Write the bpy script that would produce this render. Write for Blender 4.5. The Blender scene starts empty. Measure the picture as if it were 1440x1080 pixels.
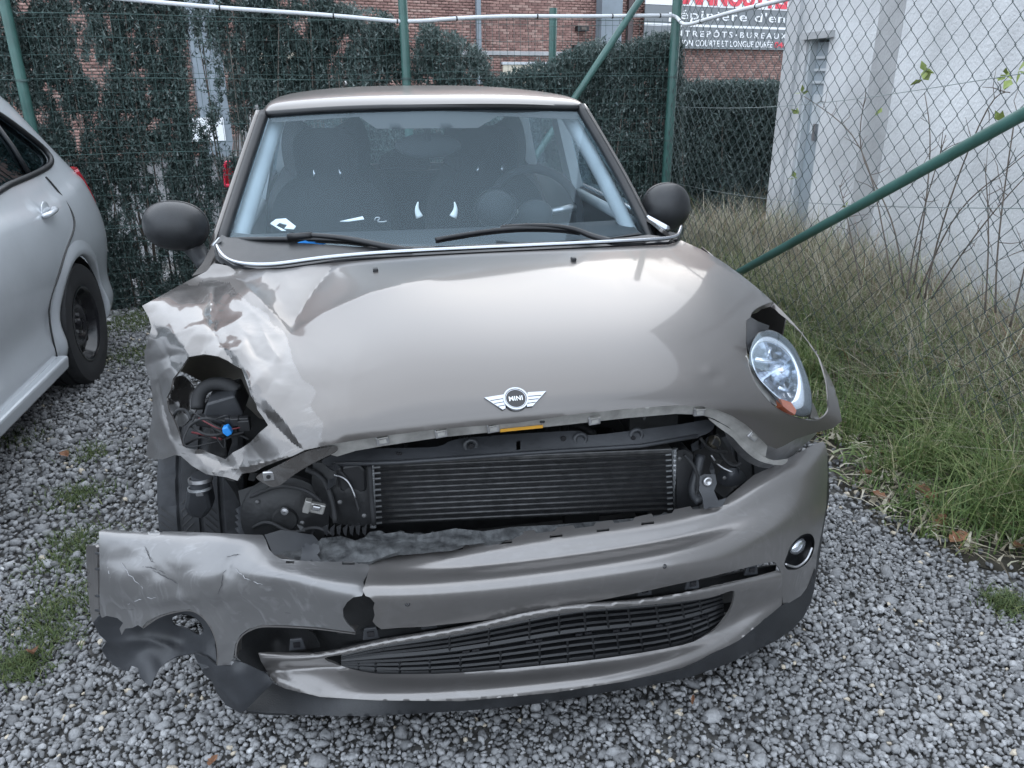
import bpy, bmesh, math, random
import numpy as np
from mathutils import Vector, Matrix
from mathutils.geometry import delaunay_2d_cdt
from mathutils.kdtree import KDTree
random.seed(7); rng = np.random.default_rng(7)
scene = bpy.context.scene
col = scene.collection

# ---------------------------------------------------------------- camera, sky, sun, exposure
CAM = np.array([-.287, -1.38, 1.43]); FOC = 1110.; YAW, PITCH, ROLL = .186, .37, -.005

def cam_axes():
    cy, sy = math.cos(YAW), math.sin(YAW); cp, sp = math.cos(PITCH), math.sin(PITCH); cr, sr = math.cos(ROLL), math.sin(ROLL)
    f = np.array([sy*cp, cy*cp, -sp]); rt = np.array([cy, -sy, 0]); up = np.cross(rt, f)
    return np.array([cr*rt+sr*up, -(cr*up-sr*rt), f])
AX = cam_axes()
cd = bpy.data.cameras.new('camera'); cam = bpy.data.objects.new('camera', cd); col.objects.link(cam)
cd.sensor_width = 36; cd.lens = FOC/1440*36; cd.clip_start = .05; cd.clip_end = 400
cam.matrix_world = Matrix(((AX[0][0], -AX[1][0], -AX[2][0], CAM[0]), (AX[0][1], -AX[1][1], -AX[2][1], CAM[1]),
                           (AX[0][2], -AX[1][2], -AX[2][2], CAM[2]), (0, 0, 0, 1)))
scene.camera = cam

SUN_EL, SUN_AZ = math.radians(15), math.radians(16)      # azimuth measured from +Y towards +X
world = bpy.data.worlds.new('World'); scene.world = world; world.use_nodes = True
wn = world.node_tree.nodes; wl = world.node_tree.links
bg = wn['Background']
sky = wn.new('ShaderNodeTexSky'); sky.sky_type = 'NISHITA'; sky.sun_disc = False
sky.sun_elevation = SUN_EL; sky.sun_rotation = SUN_AZ; sky.air_density = 1.0; sky.dust_density = 3.0; sky.ozone_density = 1.0
hs = wn.new('ShaderNodeHueSaturation'); hs.inputs['Saturation'].default_value = .6
wl.new(sky.outputs[0], hs.inputs['Color'])
tcw = wn.new('ShaderNodeTexCoord'); mpw = wn.new('ShaderNodeMapping'); mpw.inputs['Scale'].default_value = (1, 1, 2.2)
wl.new(tcw.outputs['Generated'], mpw.inputs[0])
cn = wn.new('ShaderNodeTexNoise'); cn.inputs['Scale'].default_value = 2.2; cn.inputs['Detail'].default_value = 5; cn.inputs['Roughness'].default_value = .5
wl.new(mpw.outputs[0], cn.inputs['Vector'])
cr_ = wn.new('ShaderNodeMapRange'); cr_.inputs[1].default_value = .3; cr_.inputs[2].default_value = .7; cr_.inputs[3].default_value = .72; cr_.inputs[4].default_value = .95
wl.new(cn.outputs['Fac'], cr_.inputs[0])
cm = wn.new('ShaderNodeMix'); cm.data_type = 'RGBA'; cm.inputs[7].default_value = (6.7, 7.5, 8.6, 1)
wl.new(cr_.outputs[0], cm.inputs[0]); wl.new(hs.outputs[0], cm.inputs[6]); wl.new(cm.outputs[2], bg.inputs['Color'])
bg.inputs["Strength"].default_value = .15
sd = bpy.data.lights.new('sun', 'SUN'); sun = bpy.data.objects.new('sun', sd); col.objects.link(sun)
sd.energy = .7; sd.angle = math.radians(170); sd.color = (1, .97, .93)
sdir = Vector((math.sin(SUN_AZ)*math.cos(SUN_EL), math.cos(SUN_AZ)*math.cos(SUN_EL), math.sin(SUN_EL)))
sun.rotation_euler = sdir.to_track_quat('Z', 'Y').to_euler(); sun.location = (3, 3, 8)
scene.view_settings.view_transform = 'Standard'; scene.view_settings.look = 'None'
scene.view_settings.exposure = 1.25; scene.view_settings.gamma = 1

# ---------------------------------------------------------------- picture -> place helpers (every point gets its own depth)
def ray(u, v): return AX.T @ np.array([(u-720)/FOC, (v-540)/FOC, 1.])
def KX(u, v, x): d = ray(u, v); return CAM+d*(x-CAM[0])/d[0]
def K(u, v, y): d = ray(u, v); return CAM+d*(y-CAM[1])/d[1]
def KZ(u, v, z): d = ray(u, v); return CAM+d*(z-CAM[2])/d[2]
def KP(u, v, p0, n): d = ray(u, v); n = np.array(n, float); return CAM+d*(np.dot(np.array(p0)-CAM, n)/np.dot(d, n))
def proj(P):
    c = (np.asarray(P, float)-CAM) @ AX.T
    return np.stack([720+FOC*c[..., 0]/c[..., 2], 540+FOC*c[..., 1]/c[..., 2]], -1)

# ---------------------------------------------------------------- objects
def prop(o, label=None, cat=None, group=None, kind=None):
    if label: o['label'] = label
    if cat: o['category'] = cat
    if group: o['group'] = group
    if kind: o['kind'] = kind
    return o
def empty(name, loc=(0, 0, 0), label=None, cat=None, group=None):
    o = bpy.data.objects.new(name, None); col.objects.link(o); o.location = loc; o.empty_display_size = .1
    o['origin'] = tuple(float(x) for x in loc)
    return prop(o, label, cat, group)
def off(parent):
    while parent is not None and 'origin' not in parent.keys(): parent = parent.parent
    return Vector(parent['origin']) if parent is not None else Vector((0, 0, 0))
def link(name, me, mat, parent=None, smooth=True, kind=None, auto=None):
    o = bpy.data.objects.new(name, me); col.objects.link(o)
    if mat is not None:
        for m in (mat if isinstance(mat, (list, tuple)) else [mat]): me.materials.append(m)
    if smooth: me.polygons.foreach_set('use_smooth', [True]*len(me.polygons))
    if smooth and auto is not None: me.set_sharp_from_angle(angle=math.radians(auto))
    if parent is not None:
        o.parent = parent
        if parent.type == 'EMPTY': o.location = -off(parent)      # meshes are written in place coordinates
    if kind: o['kind'] = kind
    return o
def mesh(name, V, Fc, mat, parent=None, smooth=False, kind=None, auto=None):
    me = bpy.data.meshes.new(name); me.from_pydata([tuple(map(float, v)) for v in V], [], [tuple(map(int, f)) for f in Fc]); me.update()
    return link(name, me, mat, parent, smooth, kind, auto)
def fast_mesh(name, V, Fc, mat, parent=None, smooth=False, kind=None, attr=None):
    V = np.asarray(V, np.float32); Fc = np.asarray(Fc, np.int32); n = Fc.shape[1]
    me = bpy.data.meshes.new(name); me.vertices.add(len(V)); me.vertices.foreach_set('co', V.ravel())
    me.loops.add(Fc.size); me.loops.foreach_set('vertex_index', Fc.ravel())
    me.polygons.add(len(Fc)); me.polygons.foreach_set('loop_start', np.arange(0, Fc.size, n, dtype=np.int32))
    me.update(calc_edges=True)
    if attr is not None:
        a = me.attributes.new('tint', 'FLOAT', 'POINT'); a.data.foreach_set('value', np.asarray(attr, np.float32))
    return link(name, me, mat, parent, smooth, kind)
class MB:
    """collects shapes for ONE mesh"""
    def __init__(s): s.V = []; s.F = []
    def add(s, V, Fc):
        b = len(s.V); s.V += [tuple(map(float, v)) for v in V]; s.F += [tuple(i+b for i in f) for f in Fc]; return s
    def box(s, c, d, M=None):
        c = np.array(c, float); d = np.array(d, float)/2
        P = np.array([[x, y, z] for x in (-1, 1) for y in (-1, 1) for z in (-1, 1)])*d
        if M is not None: P = P @ np.array(M).T
        return s.add(P+c, [(0, 1, 3, 2), (4, 6, 7, 5), (0, 4, 5, 1), (2, 3, 7, 6), (0, 2, 6, 4), (1, 5, 7, 3)])
    def tube(s, path, r, n=8, cap=True):
        path = [np.array(p, float) for p in path]; rr = r if hasattr(r, '__len__') else [r]*len(path)
        T = []
        for i in range(len(path)):
            t = path[min(i+1, len(path)-1)]-path[max(i-1, 0)]; T.append(t/(np.linalg.norm(t)+1e-12))
        a = np.array([0, 0, 1.]) if abs(T[0][2]) < .9 else np.array([1., 0, 0])
        nrm = np.cross(T[0], a); nrm /= np.linalg.norm(nrm); V = []
        for i, p in enumerate(path):
            nrm = nrm-T[i]*np.dot(nrm, T[i]); nrm /= np.linalg.norm(nrm)+1e-12; b = np.cross(T[i], nrm)
            for k in range(n):
                th = 2*math.pi*k/n; V.append(p+rr[i]*(math.cos(th)*nrm+math.sin(th)*b))
        Fc = [(i*n+k, i*n+(k+1) % n, (i+1)*n+(k+1) % n, (i+1)*n+k) for i in range(len(path)-1) for k in range(n)]
        if cap: Fc += [tuple(range(n-1, -1, -1)), tuple((len(path)-1)*n+k for k in range(n))]
        return s.add(V, Fc)
    def prism(s, pts, d):
        n = len(pts); d = np.array(d, float); A = [np.array(p, float) for p in pts]
        V = A+[p+d for p in A]
        return s.add(V, [tuple(range(n)), tuple(range(2*n-1, n-1, -1))]+[(i, i+n, (i+1) % n+n, (i+1) % n) for i in range(n)])
    def lathe(s, prof, c, axis, n=32, up=None, close=False):
        """prof: (radius, along axis)"""
        ax = np.array(axis, float); ax /= np.linalg.norm(ax); a = np.array(up if up is not None else ([0, 0, 1] if abs(ax[2]) < .9 else [1, 0, 0]), float)
        e1 = a-ax*np.dot(a, ax); e1 /= np.linalg.norm(e1); e2 = np.cross(ax, e1); c = np.array(c, float)
        V = [c+ax*h+r*(math.cos(2*math.pi*k/n)*e1+math.sin(2*math.pi*k/n)*e2) for r, h in prof for k in range(n)]
        m = len(prof)
        Fc = [(i*n+k, i*n+(k+1) % n, (i+1)*n+(k+1) % n, (i+1)*n+k) for i in range(m-1) for k in range(n)]
        return s.add(V, Fc)
    def grid(s, G):
        G = np.asarray(G); r, c = G.shape[:2]
        return s.add(G.reshape(-1, 3), [(i*c+j, i*c+j+1, (i+1)*c+j+1, (i+1)*c+j) for i in range(r-1) for j in range(c-1)])
    def ball(s, c, r, seg=16, rings=10, M=None):
        c = np.array(c, float); r = np.array(r if hasattr(r, '__len__') else [r]*3, float); V = []
        for i in range(rings+1):
            ph = math.pi*i/rings
            for k in range(seg):
                th = 2*math.pi*k/seg; V.append([math.sin(ph)*math.cos(th), math.sin(ph)*math.sin(th), math.cos(ph)])
        V = np.array(V)*r
        if M is not None: V = V @ np.array(M).T
        return s.add(V+c, [(i*seg+k, (i+1)*seg+k, (i+1)*seg+(k+1) % seg, i*seg+(k+1) % seg) for i in range(rings) for k in range(seg)])
    def build(s, name, mat, parent=None, smooth=False, auto=None, bevel=0, kind=None):
        o = mesh(name, s.V, s.F, mat, parent, smooth or auto is not None, kind, auto)
        if bevel:
            b = o.modifiers.new('bevel', 'BEVEL'); b.width = bevel; b.segments = 2; b.limit_method = 'ANGLE'; b.angle_limit = math.radians(40)
        return o
def solid(o, t, offset=-1):
    me = o.data; n = np.zeros(len(me.loops), np.int32); me.loops.foreach_get('edge_index', n); cnt = np.bincount(n, minlength=len(me.edges))
    a = me.attributes.get('sharp_edge') or me.attributes.new('sharp_edge', 'BOOLEAN', 'EDGE'); old = np.zeros(len(me.edges), bool); a.data.foreach_get('value', old); a.data.foreach_set('value', old | (cnt == 1))
    m = o.modifiers.new('thickness', 'SOLIDIFY'); m.thickness = t; m.offset = offset; return o
def dup(o, parent=None, loc=None):
    c = o.copy(); col.objects.link(c)
    if parent is not None: c.parent = parent
    if loc is not None: c.location = loc
    for ch in list(o.children): dup(ch, c)
    return c
def text_mesh(txt, size, name, mat, parent, M, ext=.002, align='LEFT', sx=1, space=1, bold=0):
    cu = bpy.data.curves.new('t', 'FONT'); cu.body = txt; cu.size = size; cu.extrude = ext; cu.align_x = align; cu.space_character = space; cu.offset = bold
    cu.resolution_u = 3
    t = bpy.data.objects.new('t', cu); col.objects.link(t); dg = bpy.context.evaluated_depsgraph_get()
    me = bpy.data.meshes.new_from_object(t.evaluated_get(dg)); bpy.data.objects.remove(t)
    me.transform(Matrix(M) @ Matrix.Diagonal((sx, 1, 1, 1))); me.materials.clear()
    return link(name, me, mat, parent, False)
def frame(o, ex, ey, ez):
    return ((ex[0], ey[0], ez[0], o[0]), (ex[1], ey[1], ez[1], o[1]), (ex[2], ey[2], ez[2], o[2]), (0, 0, 0, 1))
def unit(v): v = np.array(v, float); return v/np.linalg.norm(v)

# ---------------------------------------------------------------- spline sheets
def nat_matrix(n):
    A = np.zeros((n, n)); B = np.zeros((n, n)); A[0, 0] = A[-1, -1] = 1
    for i in range(1, n-1):
        A[i, i-1:i+2] = (1, 4, 1); B[i, i-1:i+2] = (6, -12, 6)
    return np.linalg.solve(A, B)
def nat_weights(n, t):
    t = np.asarray(t, float); Mx = nat_matrix(n); tc = np.clip(t, 0, n-1); i = np.clip(np.floor(tc).astype(int), 0, n-2); a = tc-i; I = np.eye(n)
    W = (1-a)[:, None]*I[i]+a[:, None]*I[i+1]+(((1-a)**3-(1-a))/6)[:, None]*Mx[i]+((a**3-a)/6)[:, None]*Mx[i+1]
    ex = t-tc; j = np.abs(ex) > 0
    if j.any():
        D = I[i]*-1+I[i+1]+((-3*(1-a)**2+1)/6)[:, None]*Mx[i]+((3*a**2-1)/6)[:, None]*Mx[i+1]
        W = W+ex[:, None]*D
    return W
def curve(pts, n, closed=False):
    pts = np.array(pts, float)
    return nat_weights(len(pts), np.linspace(0, len(pts)-1, n)) @ pts
def nearest(Q, px):
    kd = KDTree(len(Q))
    for i, q in enumerate(Q.tolist()): kd.insert((q[0], q[1], 0), i)
    kd.balance(); return np.array([kd.find((p[0], p[1], 0))[1] for p in px.tolist()])
class Surf:
    def __init__(s, ctrl): s.c = np.array(ctrl, float); s.nr, s.nc = s.c.shape[:2]
    def ev(s, u, v):        # u along columns, v along rows
        return np.einsum('pr,rck,pc->pk', nat_weights(s.nr, v), s.c, nat_weights(s.nc, u))
    def sample(s, nu, nv):
        U, V = np.meshgrid(np.linspace(0, s.nc-1, nu), np.linspace(0, s.nr-1, nv)); return s.ev(U.ravel(), V.ravel()).reshape(nv, nu, 3)
    def at(s, px, it=14, pf=None):
        """points of the surface that project (by pf) onto px"""
        pf = pf or proj; px = np.asarray(px, float)
        U, V = np.meshgrid(np.linspace(0, s.nc-1, 150), np.linspace(0, s.nr-1, 110)); Q = pf(s.ev(U.ravel(), V.ravel())).reshape(110, 150, 2)
        a = np.gradient(Q, axis=1); b = np.gradient(Q, axis=0); j = a[..., 0]*b[..., 1]-a[..., 1]*b[..., 0]
        f = (j*np.sign(np.median(j)) > 0).ravel(); U = U.ravel()[f]; V = V.ravel()[f]; Q = Q.reshape(-1, 2)[f]
        k = nearest(Q, px); u0 = U[k].copy(); v0 = V[k].copy(); u, v = u0.copy(), v0.copy(); h = 1e-4
        lu = .12+.6*((u0 <= 0) | (u0 >= s.nc-1)); lv = .12+.6*((v0 <= 0) | (v0 >= s.nr-1))
        for _ in range(it):
            q0 = pf(s.ev(u, v)); a = (pf(s.ev(u+h, v))-q0)/h; b = (pf(s.ev(u, v+h))-q0)/h; r = px-q0
            det = a[:, 0]*b[:, 1]-a[:, 1]*b[:, 0]; det = np.where(np.abs(det) < 1e-6, 1e-6, det)
            du = (r[:, 0]*b[:, 1]-r[:, 1]*b[:, 0])/det; dv = (a[:, 0]*r[:, 1]-a[:, 1]*r[:, 0])/det
            u = u0+np.clip(u+np.clip(du, -.1, .1)-u0, -lu, lu); v = v0+np.clip(v+np.clip(dv, -.1, .1)-v0, -lv, lv)
        P = s.ev(u, v); bad = np.where(np.linalg.norm(px-pf(P), axis=1) > 1.2)[0]
        if len(bad):        # just outside the turning edge: stay on the edge itself
            U, V = np.meshgrid(np.linspace(0, s.nc-1, 420), np.linspace(0, s.nr-1, 300)); Q3 = s.ev(U.ravel(), V.ravel()); P[bad] = Q3[nearest(pf(Q3), px[bad])]
        return P
def inside(poly, P):
    poly = np.asarray(poly, float); P = np.asarray(P, float); x, y = P[:, 0], P[:, 1]; r = np.zeros(len(P), bool); j = len(poly)-1
    for i in range(len(poly)):
        xi, yi = poly[i]; xj, yj = poly[j]
        c = ((yi > y) != (yj > y)) & (x < (xj-xi)*(y-yi)/((yj-yi)+1e-12)+xi); r ^= c; j = i
    return r
def resample(poly, step, closed=True):
    poly = np.asarray(poly, float); out = []
    n = len(poly)
    for i in range(n if closed else n-1):
        a, b = poly[i], poly[(i+1) % n]; k = max(1, int(round(np.linalg.norm(b-a)/step)))
        out += [a+(b-a)*j/k for j in range(k)]
    if not closed: out.append(poly[-1])
    return np.array(out)
def smooth_poly(pts, n=4, closed=True):
    """Catmull-Rom through picture points"""
    P = np.array(pts, float); N = len(P); out = []
    for i in range(N if closed else N-1):
        p0, p1, p2, p3 = (P[(i-1) % N], P[i], P[(i+1) % N], P[(i+2) % N]) if closed else (P[max(i-1, 0)], P[i], P[i+1], P[min(i+2, N-1)])
        for k in range(n):
            t = k/n; out.append(.5*(2*p1+(p2-p0)*t+(2*p0-5*p1+4*p2-p3)*t*t+(3*p1-p0-3*p2+p3)*t**3))
    if not closed: out.append(P[-1])
    return np.array(out)
def dist_poly(P, line):
    P = np.asarray(P, float); line = np.asarray(line, float); d = np.full(len(P), 1e9); sg = np.zeros(len(P)); tt = np.zeros(len(P)); L = 0
    seg = np.linalg.norm(np.diff(line, axis=0), axis=1); tot = seg.sum()
    for i in range(len(line)-1):
        a, b = line[i], line[i+1]; ab = b-a; t = np.clip(((P-a) @ ab)/(ab @ ab+1e-9), 0, 1); q = a+t[:, None]*ab; dd = np.linalg.norm(P-q, axis=1)
        m = dd < d; d = np.where(m, dd, d); s_ = np.sign((P[:, 0]-a[0])*ab[1]-(P[:, 1]-a[1])*ab[0]); sg = np.where(m, s_, sg); tt = np.where(m, (L+t*seg[i])/tot, tt); L += seg[i]
    return d, sg, tt
def sheet(name, outline, holes, step, fn, mat, parent, thick=.004, dense=None, kind=None, auto=None):
    """sheet of metal or plastic: outline and holes traced as picture points, fn(px)->3D gives every point its place"""
    outl = resample(outline, step); hs_ = [resample(h, min(step, 4)) for h in holes]
    lo, hi = outl.min(0), outl.max(0); pts = []
    j = 0
    for y in np.arange(lo[1], hi[1], step*.866):
        pts.append(np.stack([np.arange(lo[0]+(step/2 if j % 2 else 0), hi[0], step), np.full(len(np.arange(lo[0]+(step/2 if j % 2 else 0), hi[0], step)), y)], 1)); j += 1
    G = np.concatenate(pts)
    if dense is not None:
        dp, ds = dense; lo2, hi2 = np.min(dp, 0), np.max(dp, 0)
        X, Y = np.meshgrid(np.arange(lo2[0], hi2[0], ds), np.arange(lo2[1], hi2[1], ds)); D = np.stack([X.ravel()+(np.arange(X.size)//X.shape[1] % 2)*ds/2, Y.ravel()], 1)
        G = np.concatenate([G[~inside(dp, G)], D[inside(dp, D)]])
    keep = inside(outl, G)
    for h in hs_: keep &= ~inside(h, G)
    G = G[keep]
    for L in [outl]+hs_:
        d, _, _ = dist_poly(G, np.vstack([L, L[:1]])); G = G[d > .45*(step if L is outl else min(step, 4))]
    allp = [outl]+hs_+[G]; V2 = np.concatenate(allp); E = []; b = 0
    for L in [outl]+hs_:
        n = len(L); E += [(b+i, b+(i+1) % n) for i in range(n)]; b += n
    r = delaunay_2d_cdt([Vector((float(a), float(c))) for a, c in V2], E, [], 0, 1e-4)
    v2 = np.array([(v.x, v.y) for v in r[0]]); T = np.array([f for f in r[2]])
    cen = v2[T].mean(1); ok = inside(outl, cen)
    for h in hs_: ok &= ~inside(h, cen)
    T = T[ok]; P = fn(v2)
    used = np.unique(T); mp = -np.ones(len(v2), int); mp[used] = np.arange(len(used)); P = P[used]; T = mp[T]
    a, b_, c = P[T[:, 0]], P[T[:, 1]], P[T[:, 2]]; nrm = np.cross(b_-a, c-a)
    if ((CAM-a)*nrm).sum(1).mean() < 0: T = T[:, ::-1]
    o = fast_mesh(name, P, T, mat, parent, True, kind)
    if auto is not None: o.data.set_sharp_from_angle(angle=math.radians(auto))
    if thick: solid(o, thick)
    return o
def flat(name, px, fn, mat, parent, thick=.004, bevel=0):
    """flat polygon traced as picture points, given a plane by fn, extruded away from the viewer"""
    P = [fn(u, v) for u, v in px]; c = np.mean(P, 0)
    n = np.zeros(3)
    for i in range(len(P)): n += np.cross(P[i]-c, P[(i+1) % len(P)]-c)
    n = unit(n)
    if np.dot(n, CAM-c) < 0: n = -n; P = P[::-1]
    return MB().prism(P, -n*thick).build(name, mat, parent, bevel=bevel)

# cheap value noise for shaping
def vnoise(P, seed=0):
    P = np.asarray(P, float); i = np.floor(P).astype(np.int64); f = P-i; f = f*f*(3-2*f)
    def h(a, b): 
        n = (a*374761393+b*668265263+seed*974711) & 0xffffffff; n = ((n ^ (n >> 13))*1274126177) & 0xffffffff; return ((n ^ (n >> 16)) & 0xffff)/65535.
    a = h(i[:, 0], i[:, 1]); b = h(i[:, 0]+1, i[:, 1]); c = h(i[:, 0], i[:, 1]+1); d = h(i[:, 0]+1, i[:, 1]+1)
    return (a*(1-f[:, 0])+b*f[:, 0])*(1-f[:, 1])+(c*(1-f[:, 0])+d*f[:, 0])*f[:, 1]
def vor(P, seed=0):
    """cell noise: facets of crumpled metal (F2-F1)"""
    P = np.asarray(P, float); i = np.floor(P).astype(np.int64); d1 = np.full(len(P), 9.); d2 = np.full(len(P), 9.)
    def h(a, b, k): 
        n = (a*374761393+b*668265263+k*2246822519+seed*974711) & 0xffffffff; n = ((n ^ (n >> 13))*1274126177) & 0xffffffff; return ((n ^ (n >> 16)) & 0xffff)/65535.
    for dx in (-1, 0, 1):
        for dy in (-1, 0, 1):
            a, b = i[:, 0]+dx, i[:, 1]+dy; q = np.stack([a+h(a, b, 1), b+h(a, b, 2)], 1); d = np.linalg.norm(P-q, axis=1)
            d2 = np.where(d < d1, d1, np.minimum(d2, d)); d1 = np.minimum(d1, d)
    return d1, d2

def facets(P, cell, seed=0):
    """flat-faceted noise: random heights on a warped triangular lattice, joined by planes (crumpled sheet metal)"""
    P = np.asarray(P, float)/np.asarray(cell, float); P = P+.35*np.stack([vnoise(P*.9, seed+3), vnoise(P*.9+5, seed+4)], 1)
    x = P[:, 0]-P[:, 1]*.5; y = P[:, 1]; i = np.floor(x).astype(np.int64); j = np.floor(y).astype(np.int64); f, g = x-i, y-j
    def h(a, b):
        n = (a*374761393+b*668265263+seed*974711) & 0xffffffff; n = ((n ^ (n >> 13))*1274126177) & 0xffffffff; return ((n ^ (n >> 16)) & 0xffff)/65535.
    lo = f+g <= 1
    return np.where(lo, h(i, j)*(1-f-g)+h(i+1, j)*f+h(i, j+1)*g, h(i+1, j+1)*(f+g-1)+h(i+1, j)*(1-g)+h(i, j+1)*(1-f))-.5
# ---------------------------------------------------------------- materials (all procedural)
def mat(name, c, rough=.5, metal=0, coat=0, coatr=.05, var=.0, vs=8, bump=0, bs=60, spec=.5, c2=None, obj=True, wear=None, det=4):
    m = bpy.data.materials.new(name); m.use_nodes = True; nt = m.node_tree; N = nt.nodes; L = nt.links; b = N['Principled BSDF']
    b.inputs['Base Color'].default_value = (*c, 1); b.inputs['Roughness'].default_value = rough; b.inputs['Metallic'].default_value = metal
    b.inputs['Coat Weight'].default_value = coat; b.inputs['Coat Roughness'].default_value = coatr; b.inputs['Specular IOR Level'].default_value = spec
    if var or c2 or bump:
        tc = N.new('ShaderNodeTexCoord')
    if var or c2:
        n = N.new('ShaderNodeTexNoise'); n.inputs['Scale'].default_value = vs; n.inputs['Detail'].default_value = det; n.inputs['Roughness'].default_value = .6; L.new(tc.outputs['Object'], n.inputs['Vector'])
        r = N.new('ShaderNodeMapRange'); r.inputs[1].default_value = .3; r.inputs[2].default_value = .7; L.new(n.outputs['Fac'], r.inputs[0])
        mx = N.new('ShaderNodeMix'); mx.data_type = 'RGBA'
        lo = tuple(x*(1-var) for x in c); hi = c2 or tuple(min(1, x*(1+var)) for x in c)
        mx.inputs[6].default_value = (*lo, 1); mx.inputs[7].default_value = (*hi, 1); L.new(r.outputs[0], mx.inputs[0]); L.new(mx.outputs[2], b.inputs['Base Color'])
        rr = N.new('ShaderNodeMapRange'); rr.inputs[3].default_value = max(0, rough-.08); rr.inputs[4].default_value = min(1, rough+.08); L.new(n.outputs['Fac'], rr.inputs[0]); L.new(rr.outputs[0], b.inputs['Roughness'])
    if bump:
        n2 = N.new('ShaderNodeTexNoise'); n2.inputs['Scale'].default_value = bs; n2.inputs['Detail'].default_value = 5; L.new(tc.outputs['Object'], n2.inputs['Vector'])
        bp = N.new('ShaderNodeBump'); bp.inputs['Strength'].default_value = bump; bp.inputs['Distance'].default_value = .01; L.new(n2.outputs['Fac'], bp.inputs['Height']); L.new(bp.outputs[0], b.inputs['Normal'])
    return m
def tint_mat(name, stops, rough=.7, trans=0, bump=0, bs=80):
    """colour by each piece's own 'tint' attribute"""
    m = bpy.data.materials.new(name); m.use_nodes = True; nt = m.node_tree; N = nt.nodes; L = nt.links; b = N['Principled BSDF']
    a = N.new('ShaderNodeAttribute'); a.attribute_name = 'tint'; r = N.new('ShaderNodeValToRGB')
    el = r.color_ramp.elements
    el[0].position = stops[0][0]; el[0].color = (*stops[0][1], 1); el[1].position = stops[-1][0]; el[1].color = (*stops[-1][1], 1)
    for p, c in stops[1:-1]: e = el.new(p); e.color = (*c, 1)
    L.new(a.outputs['Fac'], r.inputs[0]); L.new(r.outputs[0], b.inputs['Base Color']); b.inputs['Roughness'].default_value = rough
    if bump:
        tc = N.new('ShaderNodeTexCoord'); n2 = N.new('ShaderNodeTexNoise'); n2.inputs['Scale'].default_value = bs; n2.inputs['Detail'].default_value = 4; L.new(tc.outputs['Object'], n2.inputs['Vector'])
        bp = N.new('ShaderNodeBump'); bp.inputs['Strength'].default_value = bump; bp.inputs['Distance'].default_value = .004; L.new(n2.outputs['Fac'], bp.inputs['Height']); L.new(bp.outputs[0], b.inputs['Normal'])
        mx = N.new('ShaderNodeMix'); mx.data_type = 'RGBA'; mx.blend_type = 'MULTIPLY'; mx.inputs[0].default_value = .5; L.new(r.outputs[0], mx.inputs[6]); L.new(n2.outputs['Color'], mx.inputs[7]); 
        g = N.new('ShaderNodeMapRange'); g.inputs[3].default_value = .55; g.inputs[4].default_value = 1.4; L.new(n2.outputs['Fac'], g.inputs[0])
        mv = N.new('ShaderNodeVectorMath'); mv.operation = 'SCALE'; L.new(r.outputs[0], mv.inputs[0]); L.new(g.outputs[0], mv.inputs['Scale']); L.new(mv.outputs[0], b.inputs['Base Color'])
        N.remove(mx)
    if trans:
        t = N.new('ShaderNodeBsdfTranslucent'); L.new(r.outputs[0], t.inputs[0]); ms = N.new('ShaderNodeMixShader'); ms.inputs[0].default_value = trans
        out = N['Material Output']; L.new(b.outputs[0], ms.inputs[1]); L.new(t.outputs[0], ms.inputs[2]); L.new(ms.outputs[0], out.inputs[0])
    return m
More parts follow.
